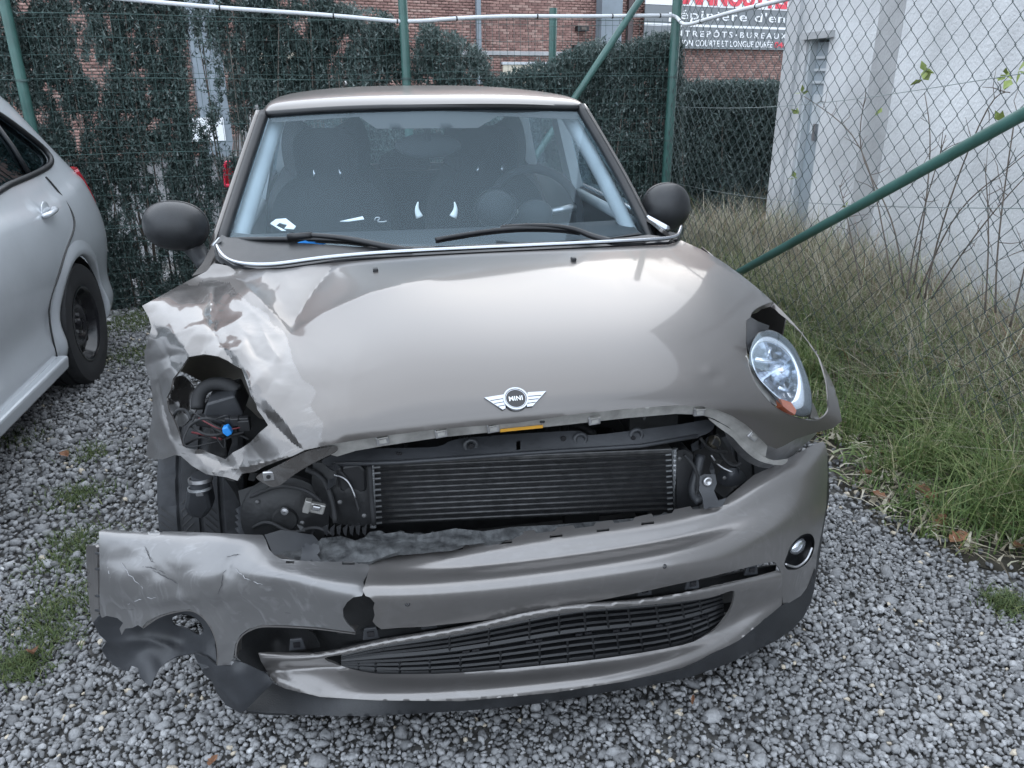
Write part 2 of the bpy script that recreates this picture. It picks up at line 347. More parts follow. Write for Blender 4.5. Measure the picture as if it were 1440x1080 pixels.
def paint(name, c, metal=.62, rough=.32, coat=.5, coatr=.03, dirt=.25, scuff=0., flake=0):
    m = bpy.data.materials.new(name); m.use_nodes = True; nt = m.node_tree; N = nt.nodes; L = nt.links; b = N['Principled BSDF']
    b.inputs['Metallic'].default_value = metal; b.inputs['Roughness'].default_value = rough; b.inputs['Coat Weight'].default_value = coat; b.inputs['Coat Roughness'].default_value = coatr
    tc = N.new('ShaderNodeTexCoord')
    n = N.new('ShaderNodeTexNoise'); n.inputs['Scale'].default_value = 5; n.inputs['Detail'].default_value = 8; n.inputs['Roughness'].default_value = .65; L.new(tc.outputs['Object'], n.inputs['Vector'])
    r = N.new('ShaderNodeMapRange'); r.inputs[1].default_value = .45; r.inputs[2].default_value = .75; r.inputs[4].default_value = dirt; L.new(n.outputs['Fac'], r.inputs[0])
    mx = N.new('ShaderNodeMix'); mx.data_type = 'RGBA'; mx.inputs[6].default_value = (*c, 1); mx.inputs[7].default_value = (.12, .115, .11, 1); L.new(r.outputs[0], mx.inputs[0])
    src = mx.outputs[2]
    cr = N.new('ShaderNodeMapRange'); cr.inputs[3].default_value = coatr; cr.inputs[4].default_value = coatr+.3*dirt; L.new(n.outputs['Fac'], cr.inputs[0]); L.new(cr.outputs[0], b.inputs['Coat Roughness'])
    if scuff:
        mp = N.new('ShaderNodeMapping'); mp.inputs['Rotation'].default_value = (.3, .5, .2); mp.inputs['Scale'].default_value = (14, 60, 9); L.new(tc.outputs['Object'], mp.inputs[0])
        s1 = N.new('ShaderNodeTexNoise'); s1.inputs['Scale'].default_value = 1.6; s1.inputs['Detail'].default_value = 9; s1.inputs['Distortion'].default_value = 1.2; L.new(mp.outputs[0], s1.inputs['Vector'])
        s2 = N.new('ShaderNodeMapRange'); s2.inputs[1].default_value = .5; s2.inputs[2].default_value = .72; L.new(s1.outputs['Fac'], s2.inputs[0])
        msk = N.new('ShaderNodeTexNoise'); msk.inputs['Scale'].default_value = 7; msk.inputs['Detail'].default_value = 3; L.new(tc.outputs['Object'], msk.inputs['Vector'])
        m2 = N.new('ShaderNodeMapRange'); m2.inputs[1].default_value = .42; m2.inputs[2].default_value = .6; m2.inputs[4].default_value = scuff; L.new(msk.outputs['Fac'], m2.inputs[0])
        mu = N.new('ShaderNodeMath'); mu.operation = 'MULTIPLY'; L.new(s2.outputs[0], mu.inputs[0]); L.new(m2.outputs[0], mu.inputs[1])
        m3 = N.new('ShaderNodeMix'); m3.data_type = 'RGBA'; m3.inputs[7].default_value = (.38, .38, .385, 1); L.new(mu.outputs[0], m3.inputs[0]); L.new(src, m3.inputs[6]); src = m3.outputs[2]
        iv = N.new('ShaderNodeMath'); iv.operation = 'SUBTRACT'; iv.inputs[0].default_value = coat; iv.use_clamp = True; L.new(mu.outputs[0], iv.inputs[1]); L.new(iv.outputs[0], b.inputs['Coat Weight'])
        # dark gouges
        mg = N.new('ShaderNodeMapping'); mg.inputs['Rotation'].default_value = (.4, .7, .3); mg.inputs['Scale'].default_value = (4, 34, 60); L.new(tc.outputs['Object'], mg.inputs[0])
        g1 = N.new('ShaderNodeTexNoise'); g1.inputs['Scale'].default_value = 1.3; g1.inputs['Detail'].default_value = 3; L.new(mg.outputs[0], g1.inputs['Vector'])
        g2 = N.new('ShaderNodeMapRange'); g2.inputs[1].default_value = .70; g2.inputs[2].default_value = .74; L.new(g1.outputs['Fac'], g2.inputs[0])
        g3 = N.new('ShaderNodeMath'); g3.operation = 'MULTIPLY'; L.new(g2.outputs[0], g3.inputs[0]); L.new(m2.outputs[0], g3.inputs[1])
        m4 = N.new('ShaderNodeMix'); m4.data_type = 'RGBA'; m4.inputs[7].default_value = (.05, .05, .055, 1); L.new(g3.outputs[0], m4.inputs[0]); L.new(src, m4.inputs[6]); src = m4.outputs[2]
        bp = N.new('ShaderNodeBump'); bp.inputs['Strength'].default_value = .25; bp.inputs['Distance'].default_value = .004; L.new(mu.outputs[0], bp.inputs['Height']); L.new(bp.outputs[0], b.inputs['Normal'])
    L.new(src, b.inputs['Base Color'])
    return m
def glass(name, tint=(.8, .86, .86), refl=1.0, rough=0.0, haze=0.0):
    m = bpy.data.materials.new(name); m.use_nodes = True; nt = m.node_tree; N = nt.nodes; L = nt.links; N.remove(N['Principled BSDF'])
    t = N.new('ShaderNodeBsdfTransparent'); t.inputs[0].default_value = (*tint, 1); g = N.new('ShaderNodeBsdfGlossy'); g.inputs['Roughness'].default_value = rough; g.inputs['Color'].default_value = (.68, .88, 1, 1)
    f = N.new('ShaderNodeLayerWeight'); f.inputs[0].default_value = .5; pw = N.new('ShaderNodeMath'); pw.operation = 'POWER'; pw.inputs[1].default_value = 5; L.new(f.outputs['Facing'], pw.inputs[0])
    mu = N.new('ShaderNodeMath'); mu.operation = 'MULTIPLY_ADD'; mu.inputs[1].default_value = .92*refl; mu.inputs[2].default_value = .075*refl; mu.use_clamp = True; L.new(pw.outputs[0], mu.inputs[0])
    ms = N.new('ShaderNodeMixShader'); L.new(mu.outputs[0], ms.inputs[0]); L.new(t.outputs[0], ms.inputs[1]); L.new(g.outputs[0], ms.inputs[2]); src = ms.outputs[0]
    if haze:      # a film of dust on the pane
        d = N.new('ShaderNodeBsdfDiffuse'); d.inputs[0].default_value = (.62, .66, .68, 1); tc = N.new('ShaderNodeTexCoord'); n = N.new('ShaderNodeTexNoise'); n.inputs['Scale'].default_value = 3; n.inputs['Detail'].default_value = 6; L.new(tc.outputs['Object'], n.inputs['Vector'])
        r = N.new('ShaderNodeMapRange'); r.inputs[1].default_value = .3; r.inputs[2].default_value = .7; r.inputs[3].default_value = haze*.7; r.inputs[4].default_value = haze*1.2; L.new(n.outputs['Fac'], r.inputs[0])
        m2 = N.new('ShaderNodeMixShader'); L.new(r.outputs[0], m2.inputs[0]); L.new(src, m2.inputs[1]); L.new(d.outputs[0], m2.inputs[2]); src = m2.outputs[0]
    L.new(src, N['Material Output'].inputs[0])
    return m
TAUPE = (.125, .116, .110)
M_ = dict(
    paint=paint('taupe_paint', TAUPE, scuff=0, dirt=.12),
    crumple=paint('scuffed_taupe_paint', (.135, .127, .122), metal=.65, rough=.24, coat=.7, coatr=.03, scuff=.25, dirt=.12),
    bumper=paint('bumper_paint', (.20, .19, .184), metal=.6, rough=.3, coat=.5, coatr=.06, dirt=.2, scuff=.15),
    bumper_bad=paint('scuffed_bumper_paint', (.20, .197, .197), metal=.55, rough=.36, coat=.5, coatr=.1, dirt=.2, scuff=.6),
    bare=mat('bare_primer_metal', (.42, .41, .39), .45, .6, var=.25, vs=25, bump=.05),
    silver=paint('silver_paint', (.60, .63, .66), metal=.35, rough=.34, coat=1, coatr=.06, dirt=.08),
    darkcar=paint('dark_car_paint', (.02, .022, .025), metal=.2, rough=.4, coat=1, coatr=.1),
    chrome=mat('chrome', (.42, .44, .47), .22, 1), steel=mat('steel', (.45, .45, .46), .35, .9, var=.2, vs=30, bump=.05),
    black=mat('black_plastic', (.012, .0125, .014), .42, var=.3, vs=20, bump=.05, bs=200), blackg=mat('gloss_black', (.012, .012, .014), .2),
    chin=mat('grained_black_plastic', (.016, .017, .019), .42, var=.35, vs=12, bump=.12, bs=350),
    liner=mat('grey_liner_plastic', (.030, .032, .036), .45, var=.3, vs=9, bump=.06, bs=90),
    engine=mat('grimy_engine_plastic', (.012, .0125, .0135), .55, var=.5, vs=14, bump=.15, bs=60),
    foam=mat('dusty_crushed_beam', (.035, .037, .041), .7, var=.5, vs=45, bump=.5, bs=60, c2=(.09, .094, .096), det=8),
    rubber=mat('tyre_rubber', (.018, .0185, .02), .75, var=.35, vs=15, bump=.08, bs=120),
    tyred=mat('dusty_tyre_rubber', (.036, .038, .042), .8, var=.5, vs=10, bump=.15, bs=90),
    alu=mat('radiator_aluminium', (.36, .37, .38), .45, .7, var=.3, vs=40), fins=mat('radiator_fins', (.010, .0105, .012), .5, .3, var=.6, vs=60, bump=.4, bs=400),
    tubes=mat('radiator_tube', (.085, .085, .086), .4, .6, var=.4, vs=30),
    bucket=mat('bronze_inner_panel', (.14, .125, .10), .35, .7, var=.3, vs=8),
    blue=mat('blue_plug', (.02, .22, .62), .4), redw=mat('red_wire', (.14, .025, .03), .5), amber=mat('amber_lens', (.42, .12, .06), .25, coat=.5),
    orange=mat('orange_sticker', (.65, .33, .04), .5, var=.2), white=mat('white_plastic', (.75, .77, .76), .5), paper=mat('white_paper', (.78, .8, .82), .8),
    cloth=mat('dark_seat_cloth', (.012, .013, .015), .9, var=.3, vs=30), trim=mat('pale_grey_trim', (.33, .36, .38), .8, var=.1), dash=mat('dash_plastic', (.022, .025, .028), .75, var=.2, bump=.1, bs=300),
    glassw=glass('windscreen_glass', (.84, .92, .96), .60, 0, .004), glass=glass('window_glass', (.9, .94, .95), .7, 0, .01), lens=glass('lamp_lens', (.93, .95, .97), 1.0, 0, .06), dglass=glass('tinted_glass', (.16, .18, .18), 1.1),
    reflector=mat('lamp_reflector', (.82, .86, .92), .16, .85),
    red=mat('red_lens', (.45, .02, .035), .15, coat=1), redring=mat('red_lamp_ring', (.75, .03, .08), .3),
    green=mat('green_powder_coat', (.045, .115, .10), .4, 0, coat=.2, var=.18, vs=10), wire=mat('green_wire', (.055, .10, .092), .5, var=.3, vs=6), wireg=mat('galvanised_wire', (.23, .27, .27), .45, .5),
    wirel=mat('chain_link_wire', (.075, .10, .10), .5, .2, var=.35, vs=3), conduit=mat('pvc_conduit', (.62, .64, .66), .5, var=.08, vs=5), tie=mat('black_cable_tie', (.01, .01, .01), .5),
    brickm=mat('mortar', (.33, .29, .26), .9, var=.25, vs=2, bump=.3, bs=30), 
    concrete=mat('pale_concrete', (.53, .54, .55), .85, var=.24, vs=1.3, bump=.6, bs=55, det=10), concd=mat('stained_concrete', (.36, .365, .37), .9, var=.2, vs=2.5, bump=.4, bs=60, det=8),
    doorm=mat('grey_steel_door', (.28, .32, .35), .5, var=.1, vs=3), frame=mat('grey_frame', (.45, .48, .5), .5, var=.1), greypil=mat('blue_grey_steel', (.20, .235, .265), .55, var=.15, vs=2),
    signg=mat('sign_grey', (.16, .175, .185), .5, var=.06, vs=2), signw=mat('sign_white', (.78, .79, .8), .5), signr=mat('sign_red', (.72, .06, .09), .5),
    soil=mat('dark_verge_soil', (.045, .040, .030), .95, var=.5, vs=7, bump=.5, bs=30), asphalt=mat('asphalt', (.10, .105, .11), .9, var=.3, vs=8, bump=.3, bs=120), earth=mat('dark_earth', (.085, .082, .078), .95, var=.4, vs=9, bump=.5, bs=30),
    bark=mat('twig_bark', (.12, .10, .085), .85, var=.3, vs=20), leafb=mat('dead_leaf', (.20, .095, .05), .75, var=.4, vs=25), leafg=mat('fresh_leaf', (.2, .25, .07), .6, var=.3, vs=20),
    timber=mat('cream_panel', (.55, .5, .4), .7, var=.1),
)
M_['stone'] = tint_mat('gravel_stone', [(0, (.09, .092, .096)), (.3, (.19, .191, .194)), (.6, (.285, .287, .292)), (.85, (.40, .402, .406)), (.96, (.6, .6, .6)), (1, (.5, .44, .35))], .8, bump=.35, bs=160)
M_['grass'] = tint_mat('grass_blade', [(0, (.035, .065, .022)), (.4, (.105, .17, .052)), (.7, (.22, .275, .1)), (1, (.45, .42, .25))], .6, trans=.25)
M_['dry'] = tint_mat('dry_grass', [(0, (.09, .075, .055)), (.3, (.24, .21, .15)), (.62, (.46, .42, .33)), (.74, (.58, .54, .44)), (.8, (.13, .19, .06)), (.93, (.16, .22, .08)), (1, (.26, .14, .08))], .75, trans=.2)
M_['hedge'] = tint_mat('hedge_leaf', [(0, (.026, .044, .040)), (.4, (.064, .098, .09)), (.75, (.125, .165, .152)), (1, (.23, .27, .26))], .5, trans=.15)
M_['brick'] = tint_mat('brick_face', [(0, (.15, .085, .075)), (.4, (.25, .145, .125)), (.75, (.33, .20, .17)), (1, (.40, .29, .25))], .9, bump=.2, bs=30)
M_['moss'] = tint_mat('moss_tuft', [(0, (.03, .05, .015)), (.6, (.07, .10, .03)), (1, (.17, .18, .07))], .8)
# ---------------------------------------------------------------- ground
def sheet_rect(name, x0, x1, y0, y1, z, m, n=1, kind='structure'):
    G = np.array([[(x0+(x1-x0)*i/n, y0+(y1-y0)*j/n, z) for i in range(n+1)] for j in range(n+1)])
    return prop(MB().grid(G).build(name, m), kind=kind)
sheet_rect('ground', -150, 150, -150, 250, -.010, M_['earth'])
sheet_rect('road', -40, 40, 5.6, 15.4, -.004, M_['asphalt'])

def ico(sub):
    if sub == 2:        # 36-triangle ball, enough for a rounded pebble
        m = MB().ball((0, 0, 0), 1, 6, 4); V = np.array(m.V[5:-5]); V = np.vstack([V[1:-1], V[:1], V[-1:]])
        V = [(math.sin(math.pi*i/4)*math.cos(2*math.pi*(k+.5*(i % 2))/6), math.sin(math.pi*i/4)*math.sin(2*math.pi*(k+.5*(i % 2))/6), math.cos(math.pi*i/4)) for i in (1, 2, 3) for k in range(6)]+[(0, 0, 1), (0, 0, -1)]
        Fc = []
        for k in range(6):
            n = (k+1) % 6; Fc += [(18, k, n), (19, 12+n, 12+k)]
            Fc += [(k, 6+k, n), (n, 6+k, 6+n)] if True else []
            Fc += [(6+k, 12+k, 6+n), (6+n, 12+k, 12+n)]
        return np.array(V), np.array(Fc)
    bm = bmesh.new(); bmesh.ops.create_icosphere(bm, subdivisions=sub, radius=1); bm.verts.ensure_lookup_table()
    V = np.array([v.co[:] for v in bm.verts]); Fc = np.array([[v.index for v in f.verts] for f in bm.faces]); bm.free(); return V, Fc
def rand_rot(n):
    q = rng.normal(size=(n, 4)); q /= np.linalg.norm(q, axis=1)[:, None]; w, x, y, z = q.T
    return np.stack([np.stack([1-2*(y*y+z*z), 2*(x*y-z*w), 2*(x*z+y*w)], 1), np.stack([2*(x*y+z*w), 1-2*(x*x+z*z), 2*(y*z-x*w)], 1), np.stack([2*(x*z-y*w), 2*(y*z+x*w), 1-2*(x*x+y*y)], 1)], 1)
VERGE = np.array([KZ(u, v, 0)[:2] for u, v in [(1165, 640), (1185, 690), (1215, 712), (1245, 745), (1300, 762), (1335, 775), (1360, 790), (1440, 812), (1500, 850)]])
VERGE = np.vstack([[1.62, 4.6], [1.52, 2.0], VERGE, [VERGE[-1][0]+.1, -1.2]])
def verge_x(y): return np.interp(-y, -VERGE[:, 1], VERGE[:, 0])
v_ = [(x, y, -.005) for x, y in VERGE]; prop(MB().add(v_+[(2.9+.2, v_[-1][1], -.005), (3.1, 4.6, -.005)], [tuple(range(len(v_)+2))]).build('verge', M_['soil']), kind='structure')
def lay_stones(sp, x0, x1, y0, y1, test, sub, size):
    xs = np.arange(x0, x1, sp); ys = np.arange(y0, y1, sp*.87); X, Y = np.meshgrid(xs, ys); X = X+(np.arange(len(ys)) % 2)[:, None]*sp/2
    P = np.stack([X.ravel(), Y.ravel()], 1)+rng.normal(size=(X.size, 2))*sp*.28
    P = P[test(P)]; n = len(P); V0, F0 = ico(sub); nv = len(V0)
    # lumpy, slightly angular pebbles from a few base shapes
    shapes = []
    for k in range(14):
        d = V0.copy(); nrm = rng.normal(size=(7, 3)); nrm /= np.linalg.norm(nrm, axis=1)[:, None]; cut = rng.uniform(.42, .8, 7)
        for a, c in zip(nrm, cut): e = np.maximum(d @ a-c, 0); d = d-e[:, None]*a*.9
        shapes.append(d)
    S = np.array(shapes)[rng.integers(0, 14, n)]
    sc = size*np.exp(rng.normal(size=n)*.36)[:, None]*np.stack([rng.uniform(.85, 1.25, n), rng.uniform(.65, .95, n), rng.uniform(.5, .8, n)], 1)
    R = rand_rot(n); T = np.einsum('nij,nvj->nvi', R, S*sc[:, None, :])
    T[:, :, 2] *= .85
    z = rng.uniform(-.3, .75, n)*size
    T += np.concatenate([P, z[:, None]], 1)[:, None, :]
    big = vnoise(P*2.1, 3); tint = np.clip(rng.beta(2.3, 2.6, n)*.85+.22*(big-.5)+.02, 0, .95); tint[rng.random(n) < .012] = 1
    Fc = (F0[None]+np.arange(n)[:, None, None]*nv).reshape(-1, 3)
    return T.reshape(-1, 3), Fc, np.repeat(tint, nv)
def in_view(P, m=260):
    q = proj(np.concatenate([P, np.zeros((len(P), 1))], 1)); d = (np.concatenate([P, np.zeros((len(P), 1))], 1)-CAM) @ AX[2]
    return (d > .3) & (q[:, 0] > -m) & (q[:, 0] < 1440+m) & (q[:, 1] < 1080+m)
def gravel_ok(P):
    fade = verge_x(P[:, 1])+.10*(vnoise(P*5, 9)-.5)+.06*rng.normal(size=len(P)); r = in_view(P) & (P[:, 0] < fade)
    under = (np.abs(P[:, 0]) < .62) & (P[:, 1] > .6); return r & ~under
a = lay_stones(.0125, -2.5, 2.3, -.9, .9, gravel_ok, 2, .0089)
prop(fast_mesh('gravel', a[0], a[1], M_['stone'], None, False, 'stuff', a[2]), 'loose grey crushed stone gravel spread around the crashed car', 'gravel')
a = lay_stones(.0188, -4.2, 2.3, .9, 5.2, lambda P: gravel_ok(P) & ((P[:, 1] < 4.0) | (P[:, 0] < -1.0)), 1, .0122)
prop(fast_mesh('gravel', a[0], a[1], M_['stone'], None, False, 'stuff', a[2]), 'grey gravel between the silver car and the mesh fence', 'gravel')

# ---------------------------------------------------------------- grass, dry grass, moss
def blades(name, P, h, w, lean, m, tint, label, cat, parent=None, seg=3):
    n = len(P); th = rng.uniform(0, 2*math.pi, n); dr = np.stack([np.cos(th), np.sin(th)], 1); sd_ = np.stack([-dr[:, 1], dr[:, 0]], 1)
    V = np.zeros((n, (seg+1)*2, 3)); ln = lean*rng.uniform(.3, 1.5, n)
    for k in range(seg+1):
        t = k/seg; o = dr*(ln*h*t**1.8)[:, None]; ww = w*(1-t*.92)
        z = h*(t-.35*np.minimum(ln, 1.4)*t*t)
        for s_, j in ((-1, 0), (1, 1)):
            V[:, 2*k+j, :2] = P[:, :2]+o+sd_*(ww*s_*.5)[:, None]; V[:, 2*k+j, 2] = P[:, 2]+z
    F0 = np.array([[2*k, 2*k+1, 2*k+3, 2*k+2] for k in range(seg)]); Fc = (F0[None]+np.arange(n)[:, None, None]*(seg+1)*2).reshape(-1, 4)
    return prop(fast_mesh(name, V.reshape(-1, 3), Fc, m, parent, True, 'stuff', np.repeat(tint, (seg+1)*2)), label, cat)
def scatter(n, x0, x1, y0, y1): return np.stack([rng.uniform(x0, x1, n), rng.uniform(y0, y1, n), np.zeros(n)], 1)
P = scatter(90000, 1.35, 2.55, -1.0, 4.4); dv = P[:, 0]-verge_x(P[:, 1]); cl = vnoise(P[:, :2]*6, 5); cl2 = vnoise(P[:, :2]*17, 6)
keep = (dv+.12*(cl-.5) > .02) & (rng.random(len(P)) < np.clip(.15+1.5*(cl-.36)+.5*(cl2-.5), .04, 1)*np.clip(dv*2.6+.2, .1, 1)); P = P[keep]; dv = dv[keep]; cl = cl[keep]
tn = np.clip(.42+.5*(cl-.5)+rng.normal(size=len(P))*.18-.1*np.clip(dv, 0, .5)+(rng.random(len(P)) < .12)*.4, 0, 1)
blades('grass', P, np.clip(.05+.42*np.clip(dv, 0, .5), .05, .24)*rng.uniform(.5, 1.7, len(P)), np.full(len(P), .0068), .9, M_['grass'], tn, 'long green verge grass below the chain link fence', 'grass')
P = scatter(42000, 1.78, 3.15, -1.0, 5.0); cl = vnoise(P[:, :2]*3, 15); keep = rng.random(len(P)) < np.clip((P[:, 0]-1.78)*2.4, .03, 1)*np.clip(.3+cl, .2, 1); P = P[keep]; cl = cl[keep]
blades('dry_grass', P, np.clip(.20+.42*(P[:, 0]-1.75), .14, .52)*rng.uniform(.5, 1.35, len(P)), rng.choice([.003, .0045, .006, .009], len(P)), .95, M_['dry'], np.clip(rng.beta(1.2, 1.2, len(P))+(rng.random(len(P)) < .1)*.3, 0, 1), 'tall tangle of dry straw coloured grass behind the chain link fence', 'dry grass', seg=4)
# straw and small litter lying on the verge
P = scatter(3500, 1.4, 2.1, -.6, 2.6); dv = P[:, 0]-verge_x(P[:, 1]); P = P[dv > 0]; P[:, 2] = .02
blades('straw', P, rng.uniform(.02, .05, len(P)), rng.uniform(.004, .02, len(P)), 2.4, M_['dry'], np.clip(rng.beta(1.5, 1.5, len(P)), 0, 1), 'flattened straw and leaf litter at the foot of the verge grass', 'litter', seg=2)
pp = []
for u, v, r, k in [(185, 455, .28, 1500), (190, 500, .22, 800), (215, 440, .25, 700), (130, 640, .10, 240), (110, 700, .12, 420), (115, 760, .10, 300), (95, 790, .12, 320), (60, 870, .10, 260), (20, 940, .07, 420), (45, 945, .06, 200), (30, 620, .12, 160), (100, 850, .12, 300), (70, 900, .08, 220), (1420, 855, .07, 350), (1405, 850, .05, 140)]:
    c = KZ(u, v, 0); t = rng.normal(size=(k, 2))*r*.5; pp.append(np.concatenate([c[None, :2]+t, np.full((k, 1), .004)], 1))
P = np.concatenate(pp); blades('moss', P, rng.uniform(.012, .04, len(P)), np.full(len(P), .005), 1.0, M_['moss'], rng.beta(2, 2.5, len(P)), 'patches of moss and short weeds growing through the gravel', 'moss', seg=2)

# ---------------------------------------------------------------- fallen leaves and twigs, one by one
def leaf_mesh(s, curl):
    o = [(-.5, 0), (-.38, .16), (-.2, .27), (-.12, .2), (.05, .33), (.14, .2), (.32, .22), (.5, .02), (.32, -.18), (.12, -.2), (.02, -.32), (-.14, -.2), (-.24, -.26), (-.38, -.15)]
    V = [(0, 0, 0)]+[(x*s, y*s, curl*s*(abs(y)*1.4+x*x*.7)+.002*math.sin(9*x+7*y)) for x, y in o]
    me = bpy.data.meshes.new('dead_leaf'); me.from_pydata(V, [], [(0, i, i % len(o)+1) for i in range(1, len(o)+1)]); me.update(); return me
leaves = [leaf_mesh(.07, .5), leaf_mesh(.055, .8), leaf_mesh(.085, .35)]
for me in leaves: me.materials.append(M_['leafb'])
LSP = [(92, 640, 'on the gravel beside the silver car sill'), (47, 920, 'near the moss at the gravel edge'), (1348, 757, 'where verge grass meets the gravel'), (1325, 735, 'among the verge litter'), (1280, 665, 'deep in the green verge'), (1300, 650, 'against a grass tuft on the verge'), (1245, 640, 'under the verge grass beside the wheel arch'), (1400, 700, 'on the trampled verge grass'), (1385, 690, 'on the verge litter near the fence'), (1330, 640, 'below the dry grass'), (1430, 770, 'at the verge corner'), (1432, 700, 'beside the fence foot'), (1260, 655, 'on the verge near the bumper'), (300, 1070, 'on the gravel in front of the torn bumper'), (975, 985, 'on the gravel in front of the lower grille')]
LSP = LSP[:13]+[(1218, 668, 'in the verge litter beside the wheel arch edge'), (1290, 690, 'lying flat on the thin verge grass'), (1310, 700, 'curled on the thin verge grass'), (1355, 655, 'caught in tall verge grass'), (1410, 735, 'half hidden in the verge grass'), (1238, 700, 'at the gravel edge by the verge'), (1376, 668, 'under bent grass blades')]+LSP[13:]
for i, (u, v, w) in enumerate(LSP):
    c = KZ(u, v, .028); o = bpy.data.objects.new('dead_leaf', leaves[i % 3]); col.objects.link(o); o.location = c; o.rotation_euler = (rng.normal()*.3, rng.normal()*.3, rng.uniform(0, 6.28))
    s_ = .45 if i >= len(LSP)-2 else rng.uniform(.75, 1.2); o.scale = (s_, s_*(.5 if i == len(LSP)-1 else 1), s_); prop(o, 'brown fallen leaf '+w, 'leaf', 'fallen leaves')

# ---------------------------------------------------------------- welded mesh fence behind the car
FD = unit((1, .075, 0)); FO = np.array([-1.75, 4.03, 0]); FN = np.array([FD[1], -FD[0], 0])      # line of the fence, normal to the viewer
def fp(s, z, o=0): return FO+FD*s+FN*o+np.array([0, 0, z])
def fpx(u, v, o=0): return KP(u, v, FO+FN*o, FN)
CORNER = fpx(940, 200); CORNER_S = float((CORNER-FO) @ FD)
fence = empty('mesh_fence', tuple(fp(0, 0)), 'green welded wire mesh fence with round posts behind the crashed car', 'fence')
def post(parent, p, top, r=.028, tilt=(0, 0), m='green', cap=True):
    a = np.array(p, float); b = a+np.array([tilt[0], tilt[1], top]); mb = MB().tube([a, b], r, 16)
    o = mb.build('post', M_[m], parent, auto=40)
    if cap: MB().lathe([(r*1.12, -.012), (r*1.12, .012), (r*.7, .026), (.001, .03)], b, (0, 0, 1), 16).build('cap', M_[m], o, auto=40)
    return o
LP = fpx(28, 95, .03); LP[2] = 0; post(fence, LP, 2.15, .03, (-.01, 0))
MP = fpx(571, 100, .03); MP[2] = 0; post(fence, MP, 2.3, .029)
CP = CORNER+FN*.0; CP[2] = 0; post(fence, CP, 2.6, .034)
br0, br1 = fpx(900, 0, .04), fpx(812, 132, .04); d_ = unit(br1-br0); low = br0+d_*((br0[2]-.1)/-d_[2]); MB().tube([br0-d_*.35, low], .024, 14).build('brace', M_['green'], fence, auto=40)
mb = MB(); s0, s1 = -2.2, CORNER_S
for s in np.arange(s0, s1, .05):
    wz = [fp(s+.006*math.sin(z*7+s*9)+.004*rng.normal(), z, .006*math.sin(z*3+s*2)) for z in np.linspace(.03, 1.80, 6)]; mb.tube(wz, .0013, 4, False)
for z in np.arange(.06, 1.82, .10):
    wz = [fp(s, z+.006*math.sin(s*3.1+z*5)+.004*rng.normal(), .006*math.sin(z*3+s*2)+.002) for s in np.linspace(s0, s1, 34)]; mb.tube(wz, .0014, 4, False)
mb.build('wire_mesh', M_['wire'], fence, smooth=True, kind='stuff')
for z in (.1, .55, 1.0, 1.43, 1.78):
    MB().tube([fp(s, z+.01*math.sin(s*2+z), .012) for s in np.linspace(s0, s1, 20)], .0021, 5, False).build('tension_wire', M_['wire'], fence, smooth=True)
for k, P0 in enumerate((LP, MP, CP)):
    for z in (1.0, 1.43): MB().lathe([(.031, -.006), (.037, -.006), (.037, .006), (.031, .006)], (P0[0], P0[1], z), (0, 0, 1), 14).build('wire_clip', M_['wire'], fence, auto=40)
o = MB().tube([(1.52, 5.15, 0), (1.53, 5.15, 1.93)], .03, 14).build('fence_post', M_['green'], auto=40)
q = proj(np.array([[1.525, 5.15, 1.5]]))[0]; t_ = KP(776, 100, (0, 5.15, 0), (0, 1, 0)); o.location.x = t_[0]-1.525
prop(o, 'short green fence post standing alone in front of the brick wall', 'post')

# white conduit tied along the top of both fences
cpts = [fpx(u, v, .035) for u, v in [(20, -16), (110, -7), (200, 1), (300, 10), (400, 17), (480, 23), (545, 29), (572, 30), (600, 29), (640, 26), (720, 23), (820, 23), (900, 22), (945, 22)]]
CX = float(CORNER[0])
def cfp(u, v, o=0): return KP(u, v, (CX-o, CORNER[1], 0), CN)
CE = np.array([2.0, 1.0, 0]); CDv = unit(CE-np.array([CORNER[0], CORNER[1], 0])); CN = np.array([-CDv[1], CDv[0], 0]); CN = CN if CN[0] < 0 else -CN
con = empty('cable_conduit', tuple(cpts[0]), 'thin white plastic conduit tied along the fence tops', 'conduit')
A_ = curve(cpts, 60); MB().tube(A_, .0125, 10).build('pipe', M_['conduit'], con, smooth=True)
B_ = curve([cpts[-1], fpx(953, 26, .05), cfp(962, 34, .04), cfp(985, 30, .04), cfp(1030, 17, .04), cfp(1080, 5, .04), cfp(1130, -8, .04), cfp(1250, -40, .04)], 40); MB().tube(B_, .0125, 10).build('pipe', M_['conduit'], con, smooth=True)
for i in (7, 14, 22, 29, 41, 47, 52, 57): MB().lathe([(.0127, -.004), (.0155, -.004), (.0155, .004), (.0127, .004)], A_[i], A_[i+1]-A_[i], 10).build('cable_tie', M_['tie'], con)
for i in (9, 17, 26): MB().lathe([(.0127, -.004), (.0155, -.004), (.0155, .004), (.0127, .004)], B_[i], B_[i+1]-B_[i], 10).build('cable_tie', M_['tie'], con)

